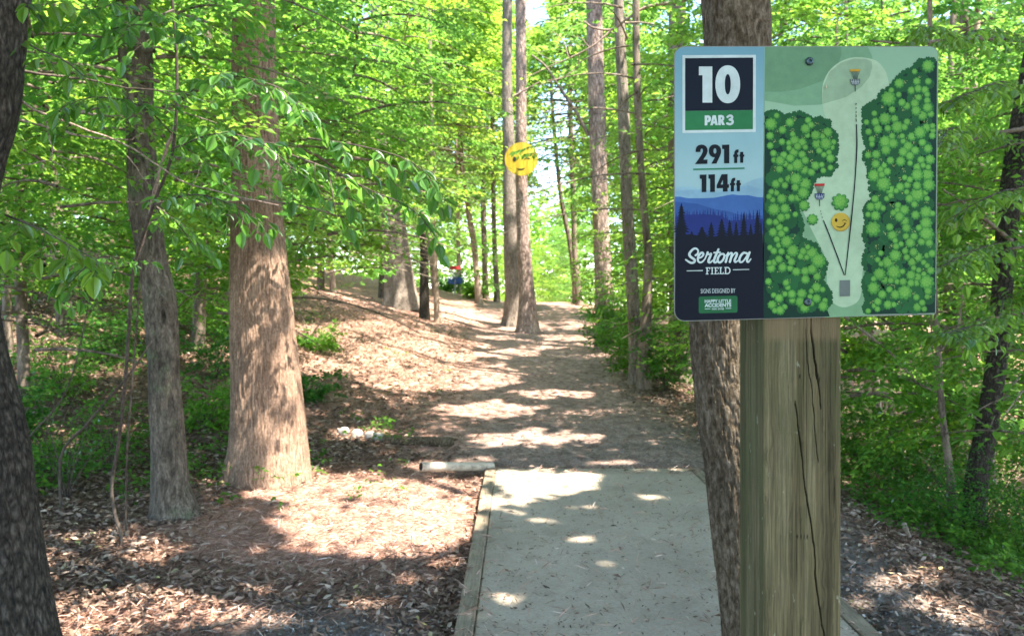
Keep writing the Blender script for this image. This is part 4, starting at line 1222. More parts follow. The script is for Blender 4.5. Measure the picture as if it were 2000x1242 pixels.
# where gaps are cut in the added canopy for sun: ground patches (seen in the photograph) and lit volumes among the understory
LIT = [(740, 1035, 195, 46), (1000, 990, 50, 34), (600, 1010, 90, 40), (740, 985, 215, 48), (640, 950, 140, 26), (860, 1010, 80, 50), (560, 965, 90, 14), (330, 1190, 215, 42), (150, 1200, 60, 40), (980, 962, 62, 40), (1060, 958, 75, 36), (1085, 985, 60, 26),
       (1290, 935, 60, 14), (1110, 1098, 30, 9), (1165, 1150, 22, 6), (1250, 1010, 40, 10), (1040, 1060, 30, 8), (1120, 1030, 40, 8), (975, 1222, 40, 8), (880, 1100, 40, 12), (820, 1135, 50, 10), (720, 1180, 60, 10),
       (1000, 860, 80, 14), (1060, 848, 70, 12), (960, 800, 90, 14), (1080, 770, 80, 9), (890, 735, 100, 30), (1150, 855, 40, 7), (810, 690, 100, 24), (700, 640, 100, 12), (800, 745, 90, 16), (640, 650, 60, 14),
       (990, 692, 75, 7), (1120, 659, 70, 6), (960, 660, 45, 5), (930, 615, 70, 14), (880, 600, 60, 12), (1100, 612, 80, 7), (1130, 597, 70, 7), (1060, 590, 60, 6), (1030, 640, 50, 6), (1130, 640, 40, 4),
       (630, 720, 50, 12), (700, 845, 60, 12), (560, 870, 30, 10), (80, 690, 80, 34), (190, 715, 80, 22), (420, 700, 60, 26), (380, 560, 60, 12), (230, 560, 60, 12), (440, 545, 30, 10), (30, 640, 50, 30),
       (1345, 762, 30, 22), (1755, 1130, 90, 20), (1830, 1185, 70, 20), (1690, 1180, 30, 12), (1700, 1060, 20, 8), (1690, 700, 35, 26), (1785, 862, 40, 20), (1965, 915, 50, 26), (1660, 940, 24, 14), (1900, 1215, 70, 16),
       (850, 910, 60, 10), (1200, 905, 60, 6), (930, 900, 50, 6)]
LITV = [((-3.4, 5.5, 2.6), .8), ((-4.5, 8.5, 3.4), 1.5), ((-3.3, 3.6, 1.9), .35), ((-6, 11, 3.5), 1.5), ((-1.3, 3.4, 2.15), .25),((-2.6, 13, 4.2), 2.2), ((-1.8, 17, 5.2), 2.4), ((-4.5, 10.5, 3.9), 1.3), ((-.9, 15, 3.4), 1.5), ((-3.2, 11, 1.9), 1.0), ((-1.9, 4.6, 1.9), .55), ((-2.7, 4.2, 1.55), .40), ((-2.4, 3.6, 2.2), .3),
        ((.72, 2.6, 1.50), .22), ((.74, 2.6, 1.25), .2), ((.76, 2.6, 1.0), .12), ((-2.3, 7.0, .75), .35), ((-1.8, 7.0, .4), .3), ((3.6, 9, 3.2), 1.3), ((5.5, 13, 5.0), 2.3), ((4.2, 16, 3.8), 1.8), ((.3, 22, 2.0), .8), ((1.9, 18, 3.0), .9), ((.3, 22, 5.0), 1.0),
        ((-6, 14, 4.5), 1.6), ((2.6, 26, 4), 3), ((0, 30, 5), 4), ((7, 9, 3.0), 1.4), ((-1.2, 3.6, 1.9), .3)]
def sun_keep(p, rng, solid=.96, vols=True):
    """drop canopy leaves whose shadow would land on a sunlit patch"""
    q = p.copy()
    for _ in range(5):
        t = (q[:, 2] - H(q[:, 0], q[:, 1])) / SUNV[2]; q = q - SUNV * t[:, None]
    k = np.ones(len(p), bool)
    px, py = proj(q)
    wob = fbm(q[:, 0] * 1.6, q[:, 1] * 1.6, 0, 55, 3) + 1.5 * noise3(q[:, 0] * 4.5, q[:, 1] * 3.2, 0, 58) * (q[:, 0] > -.3)+ .7 * noise3(q[:, 0] * 7, q[:, 1] * 7, 0, 59)
    for cx, cy, rx, ry in LIT:
        e = ((px - cx) / rx) ** 2 + ((py - cy) / ry) ** 2
        k &= ~((q[:, 1] > .5) & (e < 1.15 + .55 * wob) & (rng.random(len(p)) < solid))
    for c, r_ in (LITV if vols else ()):
        v = p - np.array(c); t = v @ SUNV; dd = np.linalg.norm(v - t[:, None] * SUNV, axis=1)
        k &= ~((t > 0) & (dd < r_ * (1 + .35 * wob)) & (rng.random(len(p)) < .9))
    return k

# ------------------------------------------------------------------ trees
TREES = []          # (x, y, root) of tall trunks that share out the added roof of leaves
def trunk_mesh(ctr, rad, nseg, nring, mtl, rough=.05, fur=.0, ffreq=9, seed=0, flare=None, fz=.25):
    c = spline(np.column_stack([ctr, rad]), nring)
    V, Fc = tube_arrays(c[:, :3], c[:, 3], nseg, rough, fur, ffreq, seed, flare, fz)
    return new_mesh('trunk', V, Fc, [mtl], True)

def px_tree(name, label, cat, d, pts, mtl, base_py=None, nseg=28, nring=120, rough=.05, fur=.006, ffreq=9, flare=(.25, .06, 5), group=None, top=14.0, crown=True, seed=0, dd=0.0, fz=.25):
    """trunk measured in the photograph: pts = rows (photo row, centre column, width), given from the top row down"""
    rows = []
    for py, px, w in pts:
        p = P(px, py, d); rows.append((p.x, d, p.z, w / 2 / F * d))
    rows = rows[::-1]
    x0 = rows[0][0]; zb = Hf(x0, d) - .12
    rows = [r_ for r_ in rows if r_[2] > zb + .15]
    rows.insert(0, (rows[0][0] + (rows[0][0] - rows[min(1, len(rows) - 1)][0]) * .2, d, zb, rows[0][3]))
    lx, _, lz, lr = rows[-1]; px_, _, pz_, _ = rows[-2]
    sl_ = (lx - px_) / max(lz - pz_, .3)
    z = lz
    while z < top:
        z += 2.0; t = (z - lz); rows.append((lx + sl_ * .5 * t + .15 * math.sin(z * .7 + seed), d + dd * t + .1 * math.sin(z + seed), z, max(.02, lr * (1 - .75 * t / max(top - lz + 2, 1)))))
    base = Vector((rows[0][0], d, zb + .12))
    t = thing(name, label, cat, base, group)
    A = np.array(rows); A[:, :3] -= np.array(base)
    link('trunk', trunk_mesh(A[:, :3], A[:, 3], nseg, nring, mtl, rough, fur, ffreq, seed, flare, fz), t)
    if crown: TREES.append((base.x, base.y, t))
    return t

T1 = px_tree('tree', 'dark furrowed trunk cut by the left edge, bending out of view halfway up', 'tree', 3.0,
    [(-150, -38, 160), (0, -38, 158), (120, -44, 158), (220, -55, 156), (300, -78, 156), (400, -98, 156), (550, -104, 158), (690, -82, 160), (850, -42, 164), (1000, -22, 168), (1120, -8, 172), (1242, 10, 178), (1330, 20, 190)],
    M['bark_dark'], nseg=260, nring=900, fur=.014, ffreq=34, fz=.9, rough=.035, seed=1, flare=(.15, .03, 5))
T2 = px_tree('tree', 'slim grey trunk with two knot holes, just left of the big brown trunk', 'tree', 5.8,
    [(-60, 258, 62), (0, 261, 62), (120, 266, 60), (250, 274, 50), (400, 282, 56), (500, 297, 52), (600, 313, 60), (750, 322, 60), (900, 330, 66), (960, 334, 72), (1000, 340, 84)],
    M['bark_grey'], nseg=120, nring=500, fur=.009, ffreq=22, fz=.7, rough=.08, seed=2, flare=(.11, .055, 3))
T3 = px_tree('tree', 'big warm brown trunk with fine vertical bark, standing left of the path behind the straw', 'tree', 7.05,
    [(-60, 495, 78), (0, 495, 80), (150, 497, 84), (300, 500, 90), (500, 505, 106), (650, 513, 122), (800, 523, 138), (880, 525, 150), (915, 523, 158)],
    M['bark_warm'], nseg=260, nring=700, fur=.018, ffreq=44, fz=.5, rough=.03, seed=3, flare=(.13, .075, 7))
T4 = px_tree('tree', 'leaning rough-barked trunk close behind the sign and its post', 'tree', 2.72,
    [(-200, 1441, 126), (90, 1441, 126), (300, 1430, 126), (450, 1418, 122), (627, 1407, 120), (760, 1416, 118), (900, 1434, 118), (1050, 1451, 118), (1242, 1470, 120), (1400, 1480, 128)],
    M['bark_rough'], nseg=260, nring=1000, fur=.011, ffreq=30, fz=1.4, rough=.06, seed=4, flare=(.12, .02, 5))
T5 = px_tree('tree', 'left trunk of the tall close pair by the path, greyer than its neighbour', 'tree', 24,
    [(-150, 988, 18), (0, 991, 19), (150, 990, 20), (300, 994, 24), (450, 998, 30), (560, 1003, 34), (600, 1004, 36)], M['bark_mid'], nseg=32, nring=90, fur=.01, seed=5, flare=(.3, .16, 5), top=16)
T6 = px_tree('tree', 'right trunk of the tall close pair, pinkish brown, carrying the round yellow face', 'tree', 22,
    [(-150, 1017, 20), (0, 1017, 20), (150, 1018, 21), (300, 1018, 22), (450, 1022, 26), (560, 1028, 30), (615, 1031, 36)], M['bark_pine'], nseg=36, nring=100, fur=.012, seed=6, flare=(.3, .12, 5), top=16)
T7 = px_tree('pine_tree', 'reddish scaly trunk right of the path, rising from a dark bush', 'tree', 18,
    [(-150, 1156, 30), (0, 1160, 31), (120, 1163, 32), (250, 1167, 33), (400, 1172, 31), (520, 1178, 34), (640, 1182, 40)], M['bark_pine'], nseg=32, nring=110, fur=.018, seed=7, flare=(.3, .05, 5))
T8 = px_tree('tree', 'smooth slender brown trunk, left one of two close together right of the path', 'tree', 13,
    [(-100, 1205, 18), (0, 1208, 19), (200, 1217, 22), (400, 1225, 23), (600, 1237, 25), (690, 1242, 28)], M['bark_mid'], nseg=28, nring=100, fur=.003, seed=8, flare=(.2, .05, 4))
T9 = px_tree('tree', 'thin dark wavering trunk, right one of two close together right of the path', 'tree', 12.6,
    [(-100, 1243, 13), (0, 1242, 14), (150, 1244, 14), (300, 1250, 14), (420, 1259, 15), (500, 1266, 16), (600, 1263, 20), (690, 1258, 26)], M['bark_far'], nseg=24, nring=100, fur=.004, seed=9, flare=(.2, .05, 4))
T10 = px_tree('tree', 'straight mid-brown trunk showing at the left edge of the sign', 'tree', 14.5,
    [(-100, 1324, 32), (0, 1323, 33), (300, 1322, 34), (640, 1326, 38), (700, 1328, 40)], M['bark_far'], nseg=28, nring=80, fur=.01, seed=10)
T11 = px_tree('tree', 'broad flaring grey trunk on the rise, half veiled by bright leaves', 'tree', 24.5,
    [(-100, 742, 30), (0, 744, 31), (150, 748, 34), (300, 758, 40), (450, 770, 48), (540, 779, 56), (585, 784, 60)], M['bark_mid'], nseg=36, nring=90, fur=.02, seed=11, flare=(.5, .16, 6), top=17)
T12 = px_tree('tree', 'narrow blackish trunk just right of the broad flaring one', 'tree', 22.5,
    [(0, 812, 13), (300, 822, 14), (450, 828, 16), (590, 829, 19)], M['bark_dark'], nseg=20, nring=60, fur=.004, seed=12, flare=(.2, .04, 4))
T13 = px_tree('tree', 'thin pale orange trunk in the sun right of the narrow blackish one', 'tree', 22,
    [(0, 838, 7), (300, 845, 8), (450, 848, 9), (605, 853, 11)], M['bark_pale'], nseg=16, nring=60, fur=.002, seed=13, flare=(.15, .05, 4))
T14 = px_tree('tree', 'gently curving pale trunk to the right of the blue basket', 'tree', 33,
    [(100, 893, 9), (300, 900, 10), (400, 913, 11), (480, 926, 12), (570, 934, 13)], M['bark_pale'], nseg=18, nring=60, fur=.003, seed=14, flare=(.2, .08, 4))
T15 = px_tree('tree', 'thin pale trunk rising directly behind the red and blue basket', 'tree', 41,
    [(150, 890, 7), (350, 893, 7), (560, 897, 9)], M['bark_pale'], nseg=14, nring=50, fur=.002, seed=15)
T16 = px_tree('tree', 'dark straight trunk on the crest between the curving pale trunk and the tall pair', 'tree', 39,
    [(250, 940, 9), (450, 945, 10), (560, 948, 12)], M['bark_far'], nseg=14, nring=50, fur=.003, seed=16)
T17 = px_tree('tree', 'slightly forked brown trunk on the crest closest to the left of the tall pair', 'tree', 37,
    [(250, 962, 8), (450, 965, 9), (560, 970, 11)], M['bark_far'], nseg=14, nring=50, fur=.003, seed=17)
T18 = px_tree('tree', 'dark trunk leaning right at the right edge of the photo, above the green bank', 'tree', 6.9,
    [(-150, 2060, 32), (0, 2040, 34), (100, 2020, 35), (250, 1992, 38), (400, 1972, 39), (560, 1958, 38), (700, 1948, 37), (850, 1924, 39), (960, 1905, 44)], M['bark_dark'], nseg=48, nring=200, fur=.004, rough=.06, seed=18, flare=(.1, .02, 4))
T19 = px_tree('sapling', 'slim twin-stemmed sapling left of the leaning dark trunk on the right bank', 'tree', 6.7,
    [(400, 1818, 7), (560, 1826, 8), (680, 1832, 10), (800, 1840, 12), (900, 1852, 14), (960, 1858, 16)], M['bark_far'], nseg=16, nring=80, rough=.1, fur=.002, seed=19, flare=(.05, .01, 3), top=3.2, crown=False)
T21 = px_tree('tree', 'thin dark trunk just right of the leftmost trunk, leaning right high up', 'tree', 8.6,
    [(-100, 115, 18), (0, 103, 19), (120, 84, 19), (250, 62, 20), (400, 38, 20), (560, 40, 20), (700, 46, 21), (850, 58, 24)], M['bark_far'], nseg=28, nring=120, fur=.004, rough=.07, seed=21)
T22 = px_tree('tree', 'thin trunk at the very left edge behind the bend of the leftmost trunk', 'tree', 10.5,
    [(300, 8, 14), (500, 12, 14), (650, 14, 15), (780, 16, 17)], M['bark_far'], nseg=22, nring=80, fur=.004, rough=.07, seed=22)
T23 = px_tree('tree', 'dark curving trunk, left of two on the crest right of the bright gap', 'tree', 38,
    [(250, 1082, 7), (380, 1095, 8), (470, 1112, 9), (540, 1121, 10), (580, 1123, 11)], M['bark_far'], nseg=14, nring=60, fur=.002, seed=23)
T24 = px_tree('tree', 'upright dark trunk, right of two on the crest right of the bright gap', 'tree', 37,
    [(150, 1112, 9), (400, 1120, 10), (500, 1123, 11), (585, 1131, 14)], M['bark_far'], nseg=14, nring=60, fur=.002, seed=24)
# pieces of the hero trees
def branch(parent, pts, r0, r1, mtl, name='branch', n=40, seed=0):
    c = spline(np.array([tuple(P(*q) - parent.location) for q in pts]), n)
    c += .004 * np.stack([noise3(np.arange(n) * .5, 0, k, seed) for k in range(3)], 1)
    V, Fc = tube_arrays(c, np.linspace(r0, r1, n), 8, .12, 0, seed=seed)
    return link(name, new_mesh(name, V, Fc, [mtl], True), parent)
# knot holes of the grey tree
def knot(parent, px, py, d, rx, ry):
    p = P(px, py, d) - parent.location; v = []; f = []; n = 20
    for q, h in ((1.25, .012), (1.0, -.004), (.8, .0), (.72, .016)):
        for k in range(n):
            a = 2 * math.pi * k / n; w = 1 + .12 * math.sin(3 * a + 1)
            v.append((p.x + rx * q * w * math.cos(a), p.y + h, p.z + ry * q * math.sin(a)))
    for i in range(3):
        for k in range(n): f.append((i * n + k, i * n + (k + 1) % n, (i + 1) * n + (k + 1) % n, (i + 1) * n + k))
    f.append(tuple(3 * n + k for k in range(n)))
    link('knot_hole', new_mesh('knot_hole', v, f, [M['bark_grey'], M['hollow']], True, [0] * (2 * n) + [1] * (n + 1)), parent)
knot(T2, 314, 588, 5.70, .022, .042); knot(T2, 319, 618, 5.70, .02, .05)
for L, r0, r1, m_, pr_ in (
    ([(15, 135, 3.6), (100, 148, 3.7), (170, 155, 3.9), (240, 170, 4.0), (320, 178, 4.0), (385, 187, 4.0)], .007, .002, 'twig', T1),
    ([(30, 190, 3.2), (70, 215, 3.5), (160, 250, 3.7), (260, 290, 3.9), (350, 350, 3.9), (440, 378, 3.9), (545, 400, 3.8)], .006, .0022, 'dead_twig', T1),
    ([(150, 218, 3.6), (190, 224, 3.6), (225, 226, 3.6), (250, 228, 3.6)], .005, .002, 'dead_twig', T1),
    ([(130, 258, 3.6), (165, 266, 3.6), (215, 272, 3.6), (255, 272, 3.6), (280, 260, 3.6)], .005, .0018, 'dead_twig', T1),
    ([(92, 240, 3.5), (96, 265, 3.5), (102, 295, 3.5), (98, 312, 3.5), (60, 320, 3.5), (25, 323, 3.5)], .0045, .0022, 'dead_twig', T1),
    ([(98, 312, 3.5), (115, 322, 3.5), (133, 332, 3.5)], .003, .0015, 'dead_twig', T1),
    ([(108, 303, 3.5), (130, 310, 3.5), (152, 318, 3.5)], .003, .0015, 'dead_twig', T1),
    ([(345, 240, 4.4), (318, 310, 4.5), (300, 380, 4.6), (290, 430, 4.7), (262, 520, 4.8)], .009, .011, 'dead_twig', T2),
    ([(250, 305, 4.6), (300, 375, 4.6), (322, 412, 4.6)], .003, .002, 'dead_twig', T2),
    ([(395, 320, 4.4), (385, 345, 4.4), (372, 370, 4.4), (360, 395, 4.4)], .0028, .0015, 'dead_twig', T2),
    ([(300, 140, 5.6), (350, 155, 5.4), (400, 175, 5.3)], .006, .002, 'twig', T2)):
    branch(pr_, L, r0, r1, M[m_], seed=int(L[0][0]))
for L, r0, r1 in (([(1340, 0, 12.4), (1300, 8, 12.5), (1262, 15, 12.6), (1222, 40, 12.7), (1195, 58, 12.8), (1160, 55, 12.8), (1140, 42, 12.8)], .03, .012),
                  ([(1195, 58, 12.8), (1165, 85, 12.8), (1130, 105, 12.8), (1075, 130, 12.9), (1030, 150, 13)], .016, .006),
                  ([(1110, 112, 12.9), (1100, 80, 12.9), (1080, 62, 12.9)], .009, .004), ([(1130, 105, 12.8), (1128, 130, 12.9), (1100, 150, 12.9), (1060, 160, 12.9)], .009, .004),
                  ([(1090, 125, 12.9), (1060, 110, 12.9), (1040, 95, 12.9)], .007, .003), ([(1150, 92, 12.8), (1135, 75, 12.8), (1118, 70, 12.8)], .007, .003)):
    branch(T9, L, r0, r1, M['dead_twig'], seed=int(L[0][1]))
branch(T7, [(1150, 265, 18), (1122, 215, 18), (1095, 175, 18), (1065, 130, 18), (1038, 108, 18)], .045, .018, M['bark_far'], seed=3)
branch(T6, [(1018, 178, 21.9), (1005, 188, 21.6), (1040, 168, 21.4), (1055, 160, 21.4)], .03, .01, M['dead_twig'], seed=5)
for L in ([(1640, 610, 6.6), (1690, 650, 6.6), (1740, 690, 6.7), (1790, 745, 6.7)], [(1832, 690, 6.7), (1870, 640, 6.6), (1880, 560, 6.6)], [(1858, 900, 6.7), (1835, 760, 6.7), (1822, 690, 6.8), (1818, 600, 6.8)]):
    branch(T19, L, .014, .006, M['bark_far'], seed=int(L[0][1]))
for L in ([(2010, 250, 6.6), (1950, 260, 6.5), (1890, 275, 6.4), (1850, 300, 6.3)], [(1975, 470, 6.8), (1925, 430, 6.5), (1880, 395, 6.3), (1840, 370, 6.2)], [(2000, 80, 6.6), (1900, 75, 6.3), (1780, 85, 6.2), (1700, 80, 6.2)]):
    branch(T18, L, .02, .007, M['bark_far'], seed=int(L[0][1]))

# ------------------------------------------------------------------ crooked beech saplings at the left, big leaves near the camera
def sapling_stem(name, label, d, pts, r0, r1, mtl, group=None):
    c = [P(px, py, dd_) for px, py, dd_ in pts]
    b = c[-1].copy(); b.z = Hf(b.x, b.y)
    t = thing(name, label, 'tree', b, group)
    rows = np.array([tuple(q - b) for q in [Vector((b.x, b.y, b.z - .08))] + c[::-1]])
    cc = spline(rows, 110)
    V, Fc = tube_arrays(cc, np.linspace(r0, r1, 110), 12, .12, .001, 6, seed=int(pts[0][0]))
    link('trunk', new_mesh('trunk', V, Fc, [mtl], True), t)
    return t
S1 = sapling_stem('beech_sapling', 'crooked thin beech sapling with big drooping leaves in front of the slim grey trunk', 4.6,
    [(330, -60, 3.9), (345, 120, 4.0), (338, 290, 4.1), (300, 400, 4.3), (262, 520, 4.5), (252, 640, 4.7), (245, 740, 4.8), (232, 860, 5.0), (218, 950, 5.1), (226, 1010, 5.1), (236, 1040, 5.1)], .0125, .007, M['twig'])
S2 = sapling_stem('sapling', 'pale bare sapling stem leaning just right of the crooked beech sapling', 5,
    [(250, 380, 4.9), (275, 470, 4.95), (272, 560, 5.0), (262, 700, 5.1), (250, 850, 5.2), (246, 960, 5.4)], .007, .004, M['twig'])
S3 = sapling_stem('sapling', 'thin dark leaning stem crossing the leaf litter left of the slim grey trunk', 5.6,
    [(172, 600, 6.0), (150, 700, 6.0), (120, 780, 6.2), (60, 850, 6.4), (25, 890, 6.5)], .008, .004, M['twig'])
S4 = sapling_stem('sapling', 'dead leaning pole propped up between the beech sapling and the leftmost trunk', 5.6,
    [(300, 660, 5.6), (260, 720, 5.6), (210, 780, 5.7), (168, 830, 5.8), (120, 890, 6.0)], .011, .006, M['twig'])

def hero_leaves(parent, branches, L0, seed, mtl, r0=.0045, twig_len=.26, hang=.55, step=.085, name='leaves', dens=1.0):
    """branches: pixel/distance polylines; twigs alternate along them and hold two-ranked leaves"""
    rng = np.random.default_rng(seed); tw = []; pos = []; dr = []; nm = []; LL = []
    for B in branches:
        c = np.array([tuple(P(*q)) for q in B]); ln = np.linalg.norm(np.diff(c, axis=0), axis=1).sum()
        n = max(12, int(ln / .03)); c = spline(c, n)
        tw.append(tube_arrays(c, np.linspace(r0, r0 * .35, n), 6, .1, 0))
        tan = np.gradient(c, axis=0); tan /= np.linalg.norm(tan, axis=1)[:, None]
        i = 0; s = 1; nstep = max(1, int(step / (ln / n)))
        for i in range(2, n, nstep):
            s = -s
            if rng.random() > dens: continue
            side = np.cross(tan[i], [0, 0, 1]); side /= np.linalg.norm(side) + 1e-9
            d0 = tan[i] * .7 + side * s * .8 + np.array([0, 0, rng.normal(-.05, .2)]); d0 /= np.linalg.norm(d0)
            tl = twig_len * rng.uniform(.45, 1.15) * (1 - .4 * i / n)
            m_ = 8; u = np.linspace(0, 1, m_)[:, None]
            tc = c[i] + d0 * tl * u - np.array([0, 0, 1]) * tl * hang * u ** 2 * .55
            tw.append(tube_arrays(tc, np.linspace(r0 * .4, r0 * .16, m_), 4))
            tt_ = np.gradient(tc, axis=0); tt_ /= np.linalg.norm(tt_, axis=1)[:, None]
            k = max(2, int(tl / (L0 * .52)))
            for j in range(k + 1):
                f = (j + .7) / (k + .7); q = min(m_ - 1, int(f * m_)); ss = 1 if j % 2 else -1
                sd = np.cross(tt_[q], [0, 0, 1]); sd /= np.linalg.norm(sd) + 1e-9
                if j == k: ss = 0
                D = tt_[q] * .75 + sd * ss * .85 + np.array([0, 0, -hang * rng.uniform(.3, 1.2)]) + rng.normal(0, .12, 3)
                pos.append(tc[q]); dr.append(D); nm.append(np.array([0, 0, 1.]) + rng.normal(0, .3, 3)); LL.append(L0 * rng.uniform(.6, 1.15))
    pos, dr, nm, LL = map(np.array, (pos, dr, nm, LL))
    k = np.ones(len(pos), bool)
    V, Fc = leaf_arrays(pos[k], dr[k], nm[k], LL[k], LL[k] * .60, .13, True)
    o = np.array(parent.location)
    link(name, new_mesh(name, V - o, Fc, [mtl]), parent)
    tv, tf = join_arrays(tw)
    link('twigs', new_mesh('twigs', tv - o, tf, [M['twig']], True), parent)

hero_leaves(S1, [
    [(338, 290, 4.1), (420, 262, 3.7), (500, 275, 3.4), (560, 320, 3.3), (600, 350, 3.3)],
    [(340, 200, 4.05), (430, 150, 3.8), (540, 170, 3.5), (600, 215, 3.4)],
    [(338, 20, 3.9), (300, 30, 3.6), (230, 10, 3.4), (150, 20, 3.2)],
    [(560, 300, 3.5), (640, 330, 3.4), (720, 370, 3.35), (790, 400, 3.3), (830, 430, 3.3)],
    [(600, 270, 3.6), (700, 285, 3.5), (790, 310, 3.5), (840, 345, 3.5)],
    [(640, 330, 3.4), (650, 380, 3.35), (655, 420, 3.3)],
    [(300, 400, 4.3), (380, 380, 4.0), (450, 400, 3.9), (520, 440, 3.8)],
    [(262, 520, 4.5), (210, 500, 4.0), (170, 520, 3.8), (130, 560, 3.7)],
    [(335, 260, 4.1), (280, 210, 3.7), (190, 190, 3.4), (120, 210, 3.3)],
    [(343, 80, 4.0), (280, 50, 3.6), (200, 60, 3.4)],
    [(300, 400, 4.3), (340, 430, 4.2), (380, 480, 4.1)]],
    .078, 3, M['beech_leaf'])
hero_leaves(T1, [[(20, 60, 3.2), (70, 95, 3.0), (120, 115, 2.95), (165, 150, 2.9)], [(10, 420, 3.1), (60, 440, 3.0), (120, 470, 2.95), (190, 510, 2.9)],
                 [(20, 0, 3.1), (70, 10, 3.0), (110, 5, 3.0)]], .082, 4, M['beech_leaf'], dens=.9, twig_len=.16)
hero_leaves(T18, [[(1990, 280, 6.5), (1920, 260, 5.6), (1860, 250, 4.6), (1830, 290, 4.1)], [(2000, 100, 6.4), (1930, 60, 5.4), (1860, 70, 4.5), (1780, 50, 4.1)],
                  [(1975, 470, 6.6), (1930, 480, 5.4), (1880, 500, 4.6), (1840, 520, 4.3)], [(1960, 580, 6.6), (1950, 620, 5.0), (1890, 640, 4.3), (1850, 650, 4.0)],
                  [(2010, 180, 5), (1960, 160, 4.2), (1900, 180, 3.8), (1850, 200, 3.7)], [(2050, 380, 5), (1980, 370, 4.2), (1920, 390, 3.9), (1850, 430, 3.9)]], .070, 5, M['beech_leaf'])

AUTO = []
MARKS = [(-9999, ''), (10, 'the leftmost trunk'), (320, 'the slim grey trunk'), (520, 'the big brown trunk'), (775, 'the broad flaring trunk'), (1010, 'the tall pair'), (1175, 'the scaly trunk'),
         (1245, 'the two slender trunks'), (1420, 'the trunk behind the sign'), (1570, 'the post'), (1840, 'the twin-stemmed sapling'), (1935, 'the leaning dark trunk'), (9999, '')]
ORD = ['nearest', 'second nearest', 'third nearest', 'fourth nearest', 'fifth nearest', 'sixth nearest', 'seventh nearest', 'eighth nearest', 'ninth nearest', 'tenth nearest', 'eleventh nearest', 'twelfth nearest', 'thirteenth nearest', 'fourteenth nearest', 'fifteenth nearest', 'sixteenth nearest']
def label_all():
    slots = {}
    for t, x, y, kind in AUTO:
        px = CX + x / y * F; i = max(k for k in range(len(MARKS) - 1) if MARKS[k][0] <= px)
        slots.setdefault((kind, i), []).append((y, t))
    for (kind, i), L in slots.items():
        a, b_ = MARKS[i][1], MARKS[i + 1][1]
        where = 'between %s and %s' % (a, b_.replace('the ', '', 1)) if a and b_ else ('left of ' + b_ if b_ else 'right of ' + a)
        for k, (y, t) in enumerate(sorted(L, key=lambda q: q[0])):
            t['label'] = ('only ' if len(L) == 1 else ORD[min(k, 15)] + ' ') + kind + ' ' + where

# ------------------------------------------------------------------ understory trees with layered sprays
def under_parts(seed, h, R, base, nbr, leaf, nleaf, mtl, trunk_r=.035, lean=.1, layer=.12, per=9, keep=None, loc=None, size=.75, mb=None):
    rng = np.random.default_rng(seed)
    ax = rng.normal(0, lean, 2)
    zs = np.linspace(-.1, h, 12); ctr = np.stack([ax[0] * zs ** 1.3 * .5 + .05 * np.sin(zs * 1.3 + seed), ax[1] * zs ** 1.3 * .5 + .05 * np.cos(zs * 1.1 + seed), zs], 1)
    rad = trunk_r * np.linspace(1, .15, 12)
    parts = [tube_arrays(spline(ctr, 40), np.interp(np.linspace(0, 1, 40), np.linspace(0, 1, 12), rad), 10, .08, .0, seed=seed)]
    org = []; az = []; pit = []; size_ = []
    for b in range(nbr):
        z = base + (h - base) * ((b + rng.random()) / nbr) ** .9
        a = b * 2.399 + rng.normal(0, .3)
        prof = math.sin(math.pi * min(1, max(.08, (z - base) / (h - base + .01))) ** .7) ** .6
        ln = R * (.45 + .6 * prof) * rng.uniform(.7, 1.15) * (1 - .5 * (z / h) ** 3)
        o = np.array([np.interp(z, zs, ctr[:, 0]), np.interp(z, zs, ctr[:, 1]), z])
        u = np.linspace(0, 1, 7)[:, None]
        rise = rng.uniform(.05, .3)
        pt = o + np.array([math.cos(a), math.sin(a), 0]) * ln * u + np.array([0, 0, 1]) * ln * (rise * u - .32 * u ** 2)
        parts.append(tube_arrays(pt, trunk_r * .38 * np.linspace(1, .2, 7), 5))
        for k in range(per):
            t = rng.uniform(.15, 1.0); p = o + np.array([math.cos(a), math.sin(a), 0]) * ln * t + np.array([0, 0, 1]) * ln * (rise * t - .32 * t ** 2)
            org.append(p + rng.normal(0, layer * .3, 3)); az.append(a + rng.choice((-1, 1)) * rng.uniform(.1, 1.1)); pit.append(rng.normal(-.12, .18)); size_.append(size * rng.uniform(.6, 1.2) * (1.1 - .4 * t))
    org, az, pit, size_ = map(np.array, (org, az, pit, size_))
    if keep is not None:
        w = org + np.array(loc) + np.stack([np.cos(az), np.sin(az), np.zeros(len(az))], 1) * size_[:, None] * .5
        k = keep(w, rng) & keep(org + np.array(loc), rng); org, az, pit, size_ = org[k], az[k], pit[k], size_[k]
    tv, tf = join_arrays(parts)
    tm = new_mesh('trunk', tv, tf, [mb or M['bark_far']], True)
    if len(org) < 3: return tm, None
    V, Fc = stamp(rng, org, az, pit, rng.normal(0, .25, len(org)), size_, nleaf, leaf)
    if keep is not None:      # leaf-level trim for the sight lines and to let sun onto lit patches
        q = V.reshape(-1, 4, 3); kk = keep(q[:, 2] + np.array(loc), rng) & sun_keep(q[:, 2] + np.array(loc), rng, .85, False); V = q[kk].reshape(-1, 3)
        b_ = (np.arange(kk.sum()) * 4)[:, None]; Fc = np.stack([b_ + [[0, 1, 2]], b_ + [[0, 2, 3]]], 1).reshape(-1, 3)
    return tm, new_mesh('crown', V, Fc, [mtl])

def plant_tree(name, label, x, y, group, cat='tree', **kw):
    loc = (x, y, Hf(x, y))
    tm, cm = under_parts(loc=loc, keep=keep_sight, **kw)
    t = thing(name, label, cat, loc, group)
    link('trunk', tm, t)
    if cm: link('crown', cm, t)
    AUTO.append((t, x, y, label))
    return t

